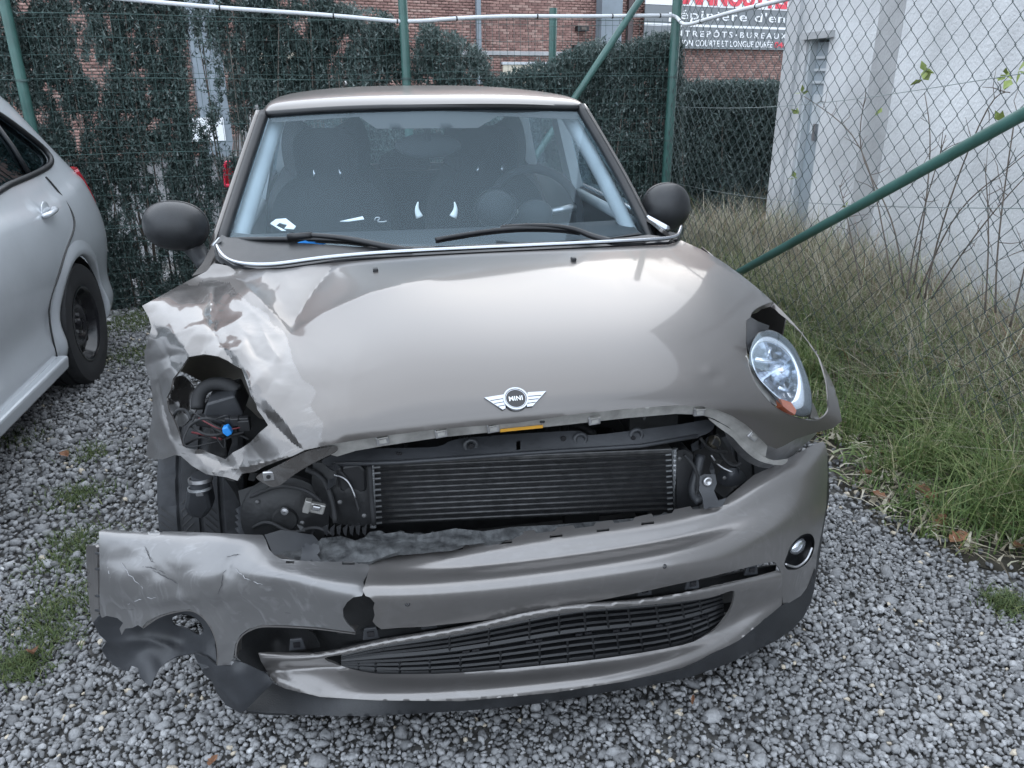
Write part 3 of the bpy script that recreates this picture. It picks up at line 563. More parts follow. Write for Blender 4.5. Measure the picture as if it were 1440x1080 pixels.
# ---------------------------------------------------------------- chain link fence on the right
cf = empty('chain_link_fence', (CX, float(CORNER[1]), 0), 'sagging green chain link fence with a slanting brace pole beside the verge', 'fence')
CO = np.array([CORNER[0], CORNER[1], 0])
def cp_(s, z, o=0): return CO+CDv*s+CN*o+np.array([0, 0, z])
mb = MB(); W_, H_ = .098, .094; L_ = 5.6; nz = int(2.35/(H_/2))
for k in range(int(L_/(W_/2))):
    x0, x1 = k*W_/2, (k+1)*W_/2; pts = []
    for j in range(nz+1):
        z = .02+j*H_/2; x = (x0 if (j+k) % 2 else x1); bow = .02*math.sin(z*2.1+x*1.3)+.012*math.sin(x*4)
        pts.append(cp_(x+.006*math.sin(z*4+x*3), z+.012*math.sin(x*2.2), bow+(.003 if (j+k) % 2 else -.003)))
    mb.tube(pts, .0021, 4, False)
mb.build('chain_link', M_['wirel'], cf, smooth=True, kind='stuff')
for a0, a1 in (((950, 150), (1440, 103)), ((950, 258), (1440, 293))):
    p0, p1 = cfp(*a0, .012), cfp(*a1, .012); MB().tube([p0+(p1-p0)*t-np.array([0, 0, .05*math.sin(math.pi*min(t, 1))]) for t in np.linspace(0, 1.25, 16)], .0018, 5, False).build('tension_wire', M_['wireg'], cf, smooth=True)
p0, p1 = cfp(1045, 380, .045), cfp(1440, 160, .045); dd = p1-p0; MB().tube([p0-dd*.18, p1+dd*.4], .0235, 18).build('brace_pole', M_['green'], cf, auto=40)

# ---------------------------------------------------------------- hedges (sprays of small leaves)
def hedge(name, polys, n, depth, m, label, scale=1., gap=.0, gs=(36, 90), seed=1, back=0, twig=None, tn=(.45, .22), parent=None, pl=None, soft=.035):
    P = []; tot = 0
    allp = np.concatenate([np.array(p) for p in polys]); lo, hi = allp.min(0), allp.max(0)
    while tot < n:
        q = rng.uniform(lo, hi, (n*2, 2)); ok = np.zeros(len(q), bool)
        for p in polys: ok |= inside(p, q+rng.normal(size=q.shape)*3)
        g = .6*vnoise(q/np.array(gs), seed)+.4*vnoise(q/np.array(gs)*2.7, seed+5); ok &= (g > gap+rng.normal(size=len(q))*soft); q = q[ok]; P.append(q); tot += len(q)
    q = np.concatenate(P)[:n]; off_ = back+depth*rng.beta(1.4, 1.8, n)
    po, pn = pl if pl is not None else (FO, FN)
    D = (AX.T @ np.stack([(q[:, 0]-720)/FOC, (q[:, 1]-540)/FOC, np.ones(n)])).T
    t = ((po-CAM) @ pn-off_)/(D @ pn); C3 = CAM+D*t[:, None]; C3 = C3[C3[:, 2] > .0]; n = len(C3)
    k = 5; base = np.repeat(C3, k, 0)+rng.normal(size=(n*k, 3))*.018*scale; N = n*k
    ax = rng.normal(size=(N, 3)); ax[:, 2] = np.abs(ax[:, 2])*1.1+.3; ax /= np.linalg.norm(ax, axis=1)[:, None]
    sv = np.cross(ax, rng.normal(size=(N, 3))); sv /= np.linalg.norm(sv, axis=1)[:, None]
    l = rng.uniform(.012, .034, N)[:, None]*scale; w = l*rng.uniform(.2, .38, N)[:, None]
    V = np.stack([base-ax*l*.6+sv*w, base+ax*l*1.25, base-ax*l*.6-sv*w], 1).reshape(-1, 3); Fc = np.arange(N*3).reshape(-1, 3)
    cl = vnoise(np.stack([C3[:, 0]*5, C3[:, 2]*5], 1), seed+2); tint = np.clip(np.repeat(tn[0]+.5*(cl-.5), k)+rng.normal(size=N)*tn[1], 0, 1)
    root = empty(name, (float(C3[:, 0].mean()), float(C3[:, 1].mean()), 0), label, 'hedge')
    fast_mesh('foliage', V, Fc, m, root, False, 'stuff', np.repeat(tint, 3))
    mb = MB()
    for i in rng.integers(0, n, 46):
        p = C3[i]; x = p[0]+rng.normal()*.05; mb.tube([(x, p[1]+.03, 0), (x+rng.normal()*.03, p[1]+.02, p[2]*.5), (p[0], p[1], p[2])], [.007, .005, .003], 5)
    mb.build('stems', M_['bark'], root, smooth=True, kind='stuff')
    return root
hedge('hedge', [[(-60, -40), (215, -40), (230, 120), (235, 460), (-60, 470)], [(215, -40), (262, -40), (262, 140), (285, 460), (225, 460)]], 38000, .25, M_['hedge'], 'thin patchy dark green hedge of upright sprays behind the silver car', gap=.42, gs=(11, 34), seed=1, soft=.10, back=.03, tn=(.42, .25), scale=.6)
hedge('hedge', [[(255, -40), (350, -40), (480, -40), (480, 160), (400, 460), (250, 460)]], 13000, .22, M_['hedge'], 'sparse straggling hedge with brickwork showing through its gaps', gap=.55, gs=(11, 40), seed=11, soft=.09, back=.03, tn=(.4, .25), scale=.6)
hedge('hedge', [[(330, 2), (420, 0), (480, 8), (520, 14), (565, 30), (600, 34), (640, 50), (678, 72), (692, 104), (700, 240), (470, 240), (330, 80)]], 19000, .35, M_['hedge'], 'dense rounded hedge falling away beside the middle fence post', gap=.36, gs=(16, 30), seed=21, soft=.06, back=.05, tn=(.44, .22), scale=.65)
hedge('hedge', [[(690, 118), (712, 104), (740, 96), (772, 88), (795, 76), (830, 60), (858, 62), (880, 66), (895, 58), (915, 50), (942, 46), (960, 60), (960, 390), (690, 260)]], 27000, .3, M_['hedge'], 'dense clipped dark hedge behind the slanting green brace', gap=.12, gs=(30, 44), seed=31, back=.05, tn=(.42, .22), scale=.65)
hedge('hedge', [[(948, 116), (1100, 114), (1100, 400), (930, 400)]], 22000, .35, M_['hedge'], 'solid dark green hedge with a level top beside the concrete building', gap=.02, gs=(30, 40), seed=41, back=0, tn=(.36, .24), pl=(np.array([2.9, 6.2, 0]), np.array([0, -1., 0])), scale=.95)

# ---------------------------------------------------------------- brick building across the road
WB = .30; WD = np.array([math.cos(WB), math.sin(WB), 0]); WNm = np.array([WD[1], -WD[0], 0]); W0 = CAM+ray(540, 109)*17; W0[2] = 0
def wpx(u, v, o=0): return KP(u, v, W0+WNm*o, WNm)
def wc(u, v): p = wpx(u, v)-W0; return float(p @ WD), float(p[2])
bb = empty('brick_building', tuple(W0), 'red brick industrial building with steel columns across the road', 'building')
wl_, wr_ = -16, 18
mb = MB(); mb.prism([W0+WD*wl_-WNm*.02, W0+WD*wr_-WNm*.02, W0+WD*wr_-WNm*.02+np.array([0, 0, 3.55]), W0+WD*wl_-WNm*.02+np.array([0, 0, 3.55])], -WNm*8); mb.build('wall', M_['brickm'], bb)
mb = MB(); mb.prism([W0+WD*wl_+WNm*.01+np.array([0, 0, 3.55]), W0+WD*wr_+WNm*.01+np.array([0, 0, 3.55]), W0+WD*wr_+WNm*.01+np.array([0, 0, 7.6]), W0+WD*wl_+WNm*.01+np.array([0, 0, 7.6])], -WNm*8); mb.build('upper_wall', mat('upper_brickwork', (.27, .15, .12), .9, var=.2, vs=3), bb)
BW, BH = .165, .056
bx = MB().box((0, 0, 0), (BW-.011, .03, BH-.010)); bme = []
Bv = np.array(bx.V); Bf = np.array(bx.F)
Rw = np.stack([WD, -WNm, [0, 0, 1]], 1)
cells = []
for r in range(0, 62):
    z = .03+r*BH
    for c in range(int(-13/BW), int(12/BW)):
        x = (c+(.5 if r % 2 else 0))*BW; cells.append((x, z))
cells = np.array(cells); cw = W0+cells[:, :1]*WD+np.array([0, 0, 1])*cells[:, 1:]; cq = proj(cw)
vis = (cq[:, 0] > -60) & (cq[:, 0] < 1160) & (cq[:, 1] > -70) & (cq[:, 1] < 290); cells = cells[vis]; cw = cw[vis]; cq = cq[vis]
pri = (cq[:, 0] > 640) & (cq[:, 0] < 835) & (cq[:, 1] > -2) & (cq[:, 1] < 72)
rank = np.where(pri, np.abs(cq[:, 0]-740)*.4+np.abs(cq[:, 1]-30), 1e6); order = np.argsort(rank); ind = order[:300]; rest = order[300:]
Bw = Bv @ Rw.T
jit = 1+rng.normal(size=(len(rest), 1, 1))*.02
Vr = (Bw[None]*jit+cw[rest][:, None, :]+WNm*rng.normal(size=(len(rest), 1, 1))*.002).reshape(-1, 3); Fr = (Bf[None]+np.arange(len(rest))[:, None, None]*8).reshape(-1, 4)
tr = np.clip(rng.beta(2.4, 2.2, len(rest)), 0, 1); fast_mesh('brickwork', Vr, Fr, M_['brick'], bb, False, 'stuff', np.repeat(tr, 8))
bmes = []
for k in range(6):
    me = bpy.data.meshes.new('brick'); me.from_pydata([tuple(v) for v in Bw], [], [tuple(map(int, f)) for f in Bf]); a = me.attributes.new('tint', 'FLOAT', 'POINT'); a.data.foreach_set('value', [.15+.14*k]*8); me.materials.append(M_['brick']); bmes.append(me)
for i in ind:
    o = bpy.data.objects.new('brick', bmes[rng.integers(0, 6)]); col.objects.link(o); o.parent = bb; o.location = Vector(cw[i]+WNm*rng.normal()*.002)-Vector(W0)
def wbox(name, u0, v0, u1, v1, d, m, parent=bb, o=.02):
    """box standing proud of the brick wall, corners read at its face"""
    P = [wpx(u0, v1), wpx(u1, v1)]; x0, _ = wc(u0, (v0+v1)/2); x1, _ = wc(u1, (v0+v1)/2); z0 = wc(u0, v1)[1]; z1 = wc(u0, v0)[1]
    c = W0+WD*(x0+x1)/2+np.array([0, 0, (z0+z1)/2])+WNm*(o+d/2)
    return MB().box(c, (abs(x1-x0), d, abs(z1-z0)), Rw).build(name, m, parent, bevel=.004)
for u0, u1 in ((270, 312), (835, 863)): wbox('column', u0, -60, u1, 262, .25, M_['greypil'])
wbox('downpipe', 668, -60, 674, 118, .08, M_['greypil']); wbox('downpipe', 880, -60, 887, 118, .09, mat('brown_pipe', (.07, .05, .05), .5))
wbox('sill_band', 632, 71, 832, 77, .05, M_['concd'])
w_ = wbox('window', 706, 90, 772, 130, .04, M_['timber']); wbox('frame', 704, 87, 774, 91, .07, M_['frame'], w_)
w_ = wbox('window', 350, 72, 442, 112, .04, M_['timber']); wbox('frame', 348, 69, 444, 73, .07, M_['frame'], w_)
w_ = wbox('window', 352, 150, 382, 178, .04, M_['doorm']); wbox('frame', 350, 146, 384, 151, .07, M_['frame'], w_)
for u0, v0, u1, v1 in ((808, 37, 824, 44), (804, 63, 820, 69)):
    b_ = wbox('junction_box', u0, v0, u1, v1, .12, M_['black']); wbox('cover', u0+5, v0+1.5, u1-4, v1-1.5, .02, M_['bark'], b_, o=.14)
n1 = wpx(264, 197, .3); 
wbox('plinth', -60, 238, 900, 262, .03, M_['concd'])
nb = MB().box((W0+WD*(wc(287, 180)[0])+np.array([0, 0, wc(287, 181)[1]])+WNm*.285), (.68, .012, .44), Rw).build('notice_sheet', M_['paper']); prop(nb, 'white paper notice fixed to the blue grey steel column', 'notice')

# signboard on the brick building
SO = .16; SDv = unit(wpx(1115, 40)-wpx(950, 36)); SDh = np.array([math.cos(.33), math.sin(.33), 0]); SNh = np.array([SDh[1], -SDh[0], 0]); S0 = wpx(930, 50, .22)
def spx(u, v, o=0): return KP(u, v, S0+SNh*o, SNh)
sb = empty('signboard', tuple(spx(940, 70)), 'large red, white and grey company signboard on the brick wall', 'sign')
def srect(name, u0, z0, u1, z1, o, m):
    a = spx(u0, 60); b = spx(u1, 60); P = [np.array([p[0], p[1], z]) for p, z in ((a, z0), (b, z0), (b, z1), (a, z1))]
    P = [p+SNh*o for p in P]; return MB().prism(P, -SNh*.03).build(name, m, sb)
zt = [float(spx(960, v)[2]) for v in (25.5, 67.5, 31, 36)]
zg, zb = zt[0]-.52*0, zt[1]
z_of = lambda v: float(spx(955, v)[2])
srect('panel', 905, z_of(68), 1180, z_of(8.5), 0, M_['signg']); srect('panel', 905, z_of(8)+.002, 1180, z_of(-60), .0, M_['signw'])
srect('stripe', 905, z_of(37), 1180, z_of(33.5), .004, M_['signw'])
def stext(t, u, vb, uend, h, m, sp=1., bold=0, letters=False):
    p = spx(u, 60)+SNh*.012; p[2] = z_of(vb); q = spx(uend, 60); wid = np.linalg.norm((q-spx(u, 60))[:2])
    o = text_mesh(t, h/.72, 'lettering', m, sb, ((1, 0, 0, 0), (0, 1, 0, 0), (0, 0, 1, 0), (0, 0, 0, 1)), .004, space=sp, bold=bold)
    co = np.array([v.co[:] for v in o.data.vertices]); sx = wid/(co[:, 0].max()-co[:, 0].min()); co[:, 0] = (co[:, 0]-co[:, 0].min())*sx
    W = p+co[:, :1]*SDh+co[:, 1:2]*np.array([0, 0, 1.])+co[:, 2:]*SNh; o.data.vertices.foreach_set('co', W.astype(np.float32).ravel()); o.data.update()
    if not letters: o['kind'] = 'stuff'; return o
    # one object per letter: islands that overlap across the line belong to the same character
    par = list(range(len(co)))
    def find(i):
        while par[i] != i: par[i] = par[par[i]]; i = par[i]
        return i
    for e in o.data.edges: par[find(e.vertices[0])] = find(e.vertices[1])
    rt = np.array([find(i) for i in range(len(co))]); isl = sorted([(co[rt == r, 0].min(), co[rt == r, 0].max(), r) for r in set(rt)]); gr_ = []
    for x0, x1, r in isl:
        if gr_ and x0 < gr_[-1][1]-.4*(x1-x0): gr_[-1][1] = max(gr_[-1][1], x1); gr_[-1][2].append(r)
        else: gr_.append([x0, x1, [r]])
    for x0, x1, rs in gr_:
        idx = np.where(np.isin(rt, rs))[0]; mp = -np.ones(len(co), int); mp[idx] = np.arange(len(idx))
        mesh('letter', W[idx], [[mp[i] for i in f.vertices] for f in o.data.polygons if mp[f.vertices[0]] >= 0], m, sb)
    bpy.data.objects.remove(o)
px_m = abs(z_of(60)-z_of(59))
stext("pépinière d'entreprises", 938, 26.5, 1190, 13.5*px_m, M_['signw'], 1.1, .002, True)
stext('ENTREPÔTS•BUREAUX•S', 940, 51, 1118, 8.5*px_m, M_['signw'], 1.5, .002)
stext('LOCATION COURTE ET LONGUE DURÉE', 928, 64.5, 1086, 9*px_m, M_['signw'], 1.05, .002)
stext('0467', 1089, 64.5, 1113, 9*px_m, M_['signr'], 1.0, .002)
stext('LANNOUTTEN', 948, 3.5, 1113, 24*px_m, M_['signr'], 1.0, .03, True)

# ---------------------------------------------------------------- pale concrete building on the right
G0 = np.array([3.28, 5.07, 0]); GD = unit((-.075, -1, 0)); GN = np.array([-1., .075, 0]); GN = unit(GN)
def gp(s, z, o=0): return G0+GD*s+GN*o+np.array([0, 0, z])
cb = empty('concrete_building', tuple(gp(3, 0)), 'pale rough concrete building with a narrow grey door near its corner', 'building')
def gslab(name, s0, s1, z0, z1, o, d, m, parent=cb, bevel=0, lean0=0):
    P = [gp(s0, z0, o), gp(s1, z0, o), gp(s1, z1, o), gp(s0+lean0, z1, o)]; return MB().prism(P, -GN*d).build(name, m, parent, bevel=bevel)
def gs(u, v): p = KP(u, v, G0, GN)-G0; return float(p @ GD), float(p[2])
d0, dz0 = gs(1118, 200)[0], 0; d1 = gs(1163, 90)[0]; dtop = gs(1158, 50)[1]
gslab('wall', 0, d0, 0, 5.2, 0, .5, M_['concrete'])
gslab('wall', d0, d1, dtop, 5.2, 0, .5, M_['concrete']); gslab('wall', d1, 8.5, 0, 5.2, 0, .5, M_['concrete'])
MB().prism([gp(.0, 0, -.5), gp(8.5, 0, -.5), gp(8.5, 5.2, -.5), gp(.0, 5.2, -.5)], -GN*5).build('building_block', M_['concrete'], cb)
dr = gslab('door', d0+.04, d1-.05, 0, dtop-.04, -.07, .05, M_['doorm'], bevel=.004)
for k in range(3): gslab('ledge', d0+.06, d1-.07, dtop-.16-k*.09, dtop-.14-k*.09, -.055, .013, M_['frame'], dr)
gslab('glazing', d0+.1, d1-.12, 1.0, dtop-.42, -.062, .006, M_['frame'], dr); gslab('handle', d1-.16, d1-.12, .95, 1.08, -.03, .035, M_['steel'], dr)
for a, b in ((d0, d0+.04), (d1-.05, d1)): gslab('door_frame', a, b, 0, dtop, -.02, .1, M_['frame'])
gslab('lintel', d0-.05, d1+.06, dtop-.02, dtop+.03, .04, .1, M_['concd'])
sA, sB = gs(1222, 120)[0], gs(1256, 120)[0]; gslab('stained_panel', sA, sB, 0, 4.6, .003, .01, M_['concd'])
gslab('corner_pier', -.12, .10, 0, 5.2, .03, .3, M_['concrete'])

# ---------------------------------------------------------------- bare shrubs between fence and building
def shrub(stems, label, leaves_=()):
    c = KP(*stems[0][0], np.array([2.45, 2, 0]), (1, 0, 0)); root = empty('bare_shrub', (float(c[0]), float(c[1]), 0), label, 'shrub', 'shrubs behind the chain link fence')
    for pts, x, r in [(s, s_x, s_r) for s, s_x, s_r in [(st, 2.25+.35*rng.random(), .0045) for st in stems]]:
        P = [KP(u, v, np.array([x, 2, 0]), (1, .02, 0)) for u, v in pts]; P = curve(P, 14); MB().tube(P, np.linspace(r, r*.45, 14), 6).build('stem', M_['bark'], root, smooth=True)
        for k in range(7):
            i = rng.integers(4, 13); d = unit(rng.normal(size=3)+np.array([0, -.2, 1.])); MB().tube([P[i], P[i]+d*.05, P[i]+d*.11+rng.normal(size=3)*.015], [.0022, .0018, .001], 4).build('twig', M_['bark'], root)
    for u, v, s in leaves_:
        p = KP(u, v, np.array([2.3, 2, 0]), (1, 0, 0)); mb = MB()
        for k in range(3):
            a = unit(rng.normal(size=3)+np.array([0, 0, .4])); b = unit(np.cross(a, rng.normal(size=3))); n_ = np.cross(a, b)*.004
            mb.add([p, p+a*s*.4+b*s*.3+n_, p+a*s, p+a*s*.4-b*s*.3+n_], [(0, 1, 2, 3)])
        mb.build('leaf', M_['leafg'], root)
shrub([[(1255, 400), (1235, 290), (1205, 200), (1160, 155), (1130, 135)], [(1270, 400), (1250, 300), (1212, 215), (1218, 130)], [(1285, 400), (1300, 300), (1308, 200), (1300, 130)]], 'bare arching shrub stems with a few yellow leaves near the door', [(1298, 112, .06), (1300, 100, .05), (1128, 130, .05), (1122, 160, .05), (1118, 250, .05), (1235, 160, .04)])
shrub([[(1300, 420), (1330, 300), (1385, 160), (1420, 130)], [(1290, 420), (1340, 310), (1400, 250), (1450, 210)], [(1310, 420), (1380, 320), (1450, 240)], [(1275, 420), (1290, 330), (1330, 190)]], 'leaning bunch of bare brown shrub stems behind the brace pole', [(1422, 112, .06), (1432, 100, .05), (1415, 105, .04)])
shrub([[(1400, 440), (1405, 330), (1425, 180), (1430, 160)], [(1385, 440), (1390, 330), (1385, 230)], [(1210, 400), (1190, 300), (1180, 260)], [(1420, 460), (1440, 380), (1455, 300)]], 'upright bare shrub stems rising from the dry grass', [(1405, 170, .05), (1190, 290, .03)])
# ================================================================ the crashed car
car = empty('crashed_car', (0, 1.8, 0), 'taupe crashed small hatchback with crumpled wing and torn front bumper', 'car')
def tps(pts):
    """thin-plate depth through (u, v, Y) points -> places the traced sheet in the car"""
    A = np.array(pts, float); P = A[:, :2]/100; n = len(A)
    def U(r): return np.where(r > 0, r*r*np.log(r+1e-12), 0)
    Km = U(np.linalg.norm(P[:, None]-P[None], axis=2))+np.eye(n)*1e-4; Q = np.concatenate([np.ones((n, 1)), P], 1)
    Lm = np.block([[Km, Q], [Q.T, np.zeros((3, 3))]]); w = np.linalg.lstsq(Lm, np.concatenate([A[:, 2], np.zeros(3)]), rcond=None)[0]
    def fn(px, dy=0):
        px = np.atleast_2d(np.asarray(px, float)); q = px/100
        Y = U(np.linalg.norm(q[:, None]-P[None], axis=2)) @ w[:n]+w[n]+q @ w[n+1:]+dy
        D = (AX.T @ np.stack([(px[:, 0]-720)/FOC, (px[:, 1]-540)/FOC, np.ones(len(px))])).T
        return CAM+D*((Y-CAM[1])/D[:, 1])[:, None]
    return fn
def along(P, px, d):
    D = P-CAM; return P+D/np.linalg.norm(D, axis=1)[:, None]*d[:, None]
def sstep(x, a, b): t = np.clip((x-a)/(b-a), 0, 1); return t*t*(3-2*t)
def crease(px, line, amp, w, p=1.):
    d, _, t = dist_poly(px, np.array(line, float)); return amp*np.exp(-(d/w)**p)*np.sin(np.clip(t*.92+.06, 0, 1)*math.pi)**.5

# ---- hood: clamshell sheet, rows rear to front, columns right wing (damaged) to left wing
R_ = [[(0, .95, .95), (.25, .955, .949), (.45, .965, .946), (.60, .985, .942), (.70, 1.02, .937), (.775, 1.06, .93), (.832, 1.10, .89)],
      [(0, .76, .938), (.25, .76, .937), (.45, .765, .933), (.61, .775, .925), (.73, .79, .912), (.797, .80, .893), (.847, .81, .82)],
      [(0, .52, .917), (.25, .52, .915), (.45, .525, .909), (.61, .53, .898), (.73, .54, .880), (.807, .55, .853), (.860, .56, .77)],
      [(0, .30, .886), (.25, .305, .883), (.45, .315, .872), (.61, .33, .856), (.735, .36, .83), (.826, .385, .79), (.886, .42, .71)],
      [(0, .16, .845), (.25, .165, .84), (.45, .18, .828), (.60, .205, .806), (.72, .24, .772), (.818, .275, .73), (.892, .31, .655)],
      [(0, .09, .795), (.25, .095, .79), (.45, .11, .775), (.59, .14, .747), (.70, .175, .71), (.81, .22, .66), (.896, .255, .60)],
      [(0, .085, .745), (.25, .09, .742), (.45, .105, .722), (.58, .13, .685), (.68, .16, .645), (.80, .21, .60), (.896, .245, .55)]]
L_px = [[(296, 366, 1.10), (330, 370, 1.0), (378, 375, .93), (445, 367, .925)], [(245, 402, .92), (292, 398, .92), (352, 398, .84), (425, 408, .74)], [(201, 432, .72), (252, 436, .67), (315, 446, .58), (405, 464, .50)],
        [(204, 500, .62), (258, 486, .50), (325, 496, .39), (402, 520, .285)], [(213, 546, .56), (262, 540, .41), (335, 556, .27), (412, 572, .17)], [(214, 600, .50), (265, 604, .34), (345, 618, .20), (432, 606, .105)], [(206, 648, .46), (262, 650, .31), (345, 672, .16), (430, 640, .085)]]
ctrl = []
for r in range(7): ctrl.append([K(*q) for q in L_px[r]]+[(-.25, R_[r][1][1], R_[r][1][2]-.004)]+R_[r])
HS = Surf(ctrl)
def hood_fn(px):
    px = np.asarray(px, float); P = HS.at(px); u, v = px[:, 0], px[:, 1]
    m = 1-sstep(u+.15*(v-450), 335, 470)           # the crumpled quarter
    d = np.zeros(len(px))
    d += crease(px, [(318, 384), (342, 398), (372, 428), (408, 468)], -.026, 16)
    d += crease(px, [(470, 372), (440, 410), (418, 445), (408, 468)], .034, 16)
    d += crease(px, [(600, 392), (520, 412), (455, 440), (408, 470)], -.022, 20)
    d += crease(px, [(408, 470), (400, 500), (392, 540)], .010, 22)
    d += .020*np.exp(-(((u-408)/26)**2+((v-455)/28)**2))
    d += crease(px, [(540, 395), (510, 470), (490, 560), (484, 622)], -.0035, 26, 1.6)+crease(px, [(470, 440), (500, 470), (520, 520)], .006, 34, 2)
    d += crease(px, [(214, 428), (245, 410), (300, 402), (345, 430), (392, 470)], -.018, 14)
    d += crease(px, [(302, 402), (296, 440), (304, 478), (326, 506)], .028, 11)
    d += crease(px, [(214, 478), (250, 468), (296, 452)], -.010, 9)+crease(px, [(296, 470), (330, 452), (352, 440)], -.010, 9)
    d += crease(px, [(345, 470), (360, 500), (385, 512)], .016, 12)+crease(px, [(365, 452), (378, 485), (396, 508)], -.012, 8)
    d += crease(px, [(208, 512), (240, 500), (262, 498)], .012, 9)+crease(px, [(218, 535), (232, 520), (246, 512)], -.010, 6)
    d += crease(px, [(222, 530), (230, 570), (243, 620)], .014, 7)+crease(px, [(345, 520), (356, 556), (372, 585)], -.006, 5)
    d += crease(px, [(362, 570), (388, 600), (410, 622), (426, 634)], .020, 13)+crease(px, [(372, 560), (400, 592), (424, 628)], -.012, 8)
    d += crease(px, [(300, 664), (345, 656), (395, 645), (424, 634)], -.010, 6)+crease(px, [(252, 636), (285, 640), (320, 655)], .008, 8)
    d1, d2 = vor(px/np.array([46, 40]), 3); e1, e2 = vor(px/np.array([19, 23])+7.3, 8)
    d += m*(facets(px, (58, 50), 3)*.058+facets(px+9, (25, 21), 8)*.026+(d1-.45)*.010+(vnoise(px/9., 2)-.5)*.0022+(vnoise(px/70., 5)-.5)*.02)
    m2 = (1-sstep(u, 430, 560))*sstep(v, 470, 520)*(1-m); d += m2*((e1-.45)*.0016+(vnoise(px/26., 4)-.5)*.006)
    # ripples on the far side and a ding near the lip
    d += .0030*np.exp(-(((u-1003)/14)**2+((v-533)/9)**2))-.003*np.exp(-(((u-1000)/10)**2+((v-520)/6)**2))
    d += crease(px, [(860, 352), (862, 372), (868, 392), (878, 410)], .004, 9)+crease(px, [(925, 352), (930, 368), (955, 372)], .003, 8)+crease(px, [(900, 400), (945, 410), (952, 385)], -.002, 10)
    return along(P, px, d)
EDGE = [(428, 633), (470, 624), (540, 613), (620, 603), (725, 595), (800, 584), (880, 575), (950, 570), (985, 571)]
hood_out = [(312, 372), (345, 379), (400, 378), (460, 370), (560, 362), (700, 355), (850, 348), (940, 344), (958, 338), (985, 350), (1010, 364), (1036, 381), (1060, 397), (1082, 413), (1102, 431), (1122, 455), (1142, 480), (1158, 506), (1169, 531), (1178, 561), (1184, 592), (1172, 602), (1145, 609), (1120, 617), (1100, 628), (1092, 631), (1080, 627), (1066, 613), (1050, 598), (1030, 585), (1008, 576)]+EDGE[::-1]+[(412, 641), (392, 648), (372, 656), (357, 664), (340, 666), (334, 676), (318, 671), (290, 667), (270, 655), (254, 641), (246, 640), (229, 646), (216, 646), (205, 640), (208, 620), (213, 592), (215, 562), (211, 535), (204, 513), (203, 496), (208, 479), (213, 460), (209, 446), (200, 430), (217, 421), (242, 407), (268, 393), (291, 381), (300, 370)]
HOLE_R = smooth_poly([(1051, 470), (1054, 450), (1058, 438), (1075, 428), (1095, 424), (1112, 432), (1129, 455), (1145, 486), (1156, 514), (1163, 541), (1165, 563), (1165, 578), (1155, 589), (1143, 592), (1120, 588), (1096, 577), (1074, 557), (1058, 530), (1050, 500)], 4)
HOLE_L = [(265, 502), (287, 498), (307, 501), (320, 507), (330, 514), (340, 519), (344, 530), (353, 557), (360, 568), (362, 576), (372, 590), (377, 598), (363, 610), (352, 622), (340, 630), (328, 636), (317, 646), (305, 641), (297, 638), (284, 633), (273, 632), (262, 630), (257, 627), (252, 610), (247, 597), (242, 586), (237, 577), (234, 560), (240, 548), (243, 533), (250, 524), (257, 514)]
hood_mat = M_['paint']
hood = sheet('hood', hood_out, [HOLE_R, HOLE_L], 6, hood_fn, [M_['paint'], M_['crumple']], car, .0035, dense=([(195, 360), (440, 370), (560, 400), (500, 640), (195, 690)], 2.6), auto=17)
# the scuffed quarter keeps its own, duller finish
me = hood.data; cen = np.zeros(len(me.polygons)*3); me.polygons.foreach_get('center', cen); cq = proj(cen.reshape(-1, 3))
lim = np.interp(cq[:, 1], [360, 400, 430, 470, 520, 570, 640], [295, 330, 352, 398, 420, 440, 470])+26*(vnoise(cq/22., 31)-.5)
mi = ((cq[:, 0] < lim) & (cq[:, 1] > 398+.0*cq[:, 0]+10*(vnoise(cq/16., 33)-.5))).astype(np.int32)
me.polygons.foreach_set('material_index', mi)
# far wing: the sheet turns down behind the ring
side = []
for t in np.linspace(.15, 6, 30):
    a = HS.ev(np.array([10.4]), np.array([t]))[0]
    side.append([a, a+np.array([.004, .012, -.035]), a+np.array([.006, .02, -.075]), a+np.array([0, .03, -.12])])
side = np.array(side); solid(MB().grid(side[:11]).build('wing_side', M_['paint'], car, smooth=True), .003)
# ring folded inwards round the lamp opening
rp = resample(HOLE_R, 5); rin = HS.at(rp); cR = rin.mean(0); tor = .5+.5*np.sin(np.arange(len(rp))*1.7)+.6*rng.random(len(rp))
wl_f = np.clip(.25+.9*np.cos(np.arctan2(rp[:, 1]-500, rp[:, 0]-1105)-math.pi*1.15), .12, 1)[:, None]; inn = rin+((cR-rin)*.09+np.array([-.004, .016, -.004])*(0.6+.5*tor[:, None]))*wl_f; G = np.stack([np.vstack([rin, rin[:1]]), np.vstack([inn, inn[:1]])], 0)
ang = np.arctan2(rp[:, 1]-505, rp[:, 0]-1105)
o = MB().grid(G+np.array([0, .0015, -.001])).build('lamp_ring_flange', M_['paint'], hood, smooth=True); solid(o, .002)
for u, v in ((528, 381), (806, 366)):
    p = HS.at([(u, v)])[0]; MB().box(p+np.array([0, -.004, .004]), (.014, .020, .011)).build('washer_nozzle', M_['black'], hood, bevel=.003)
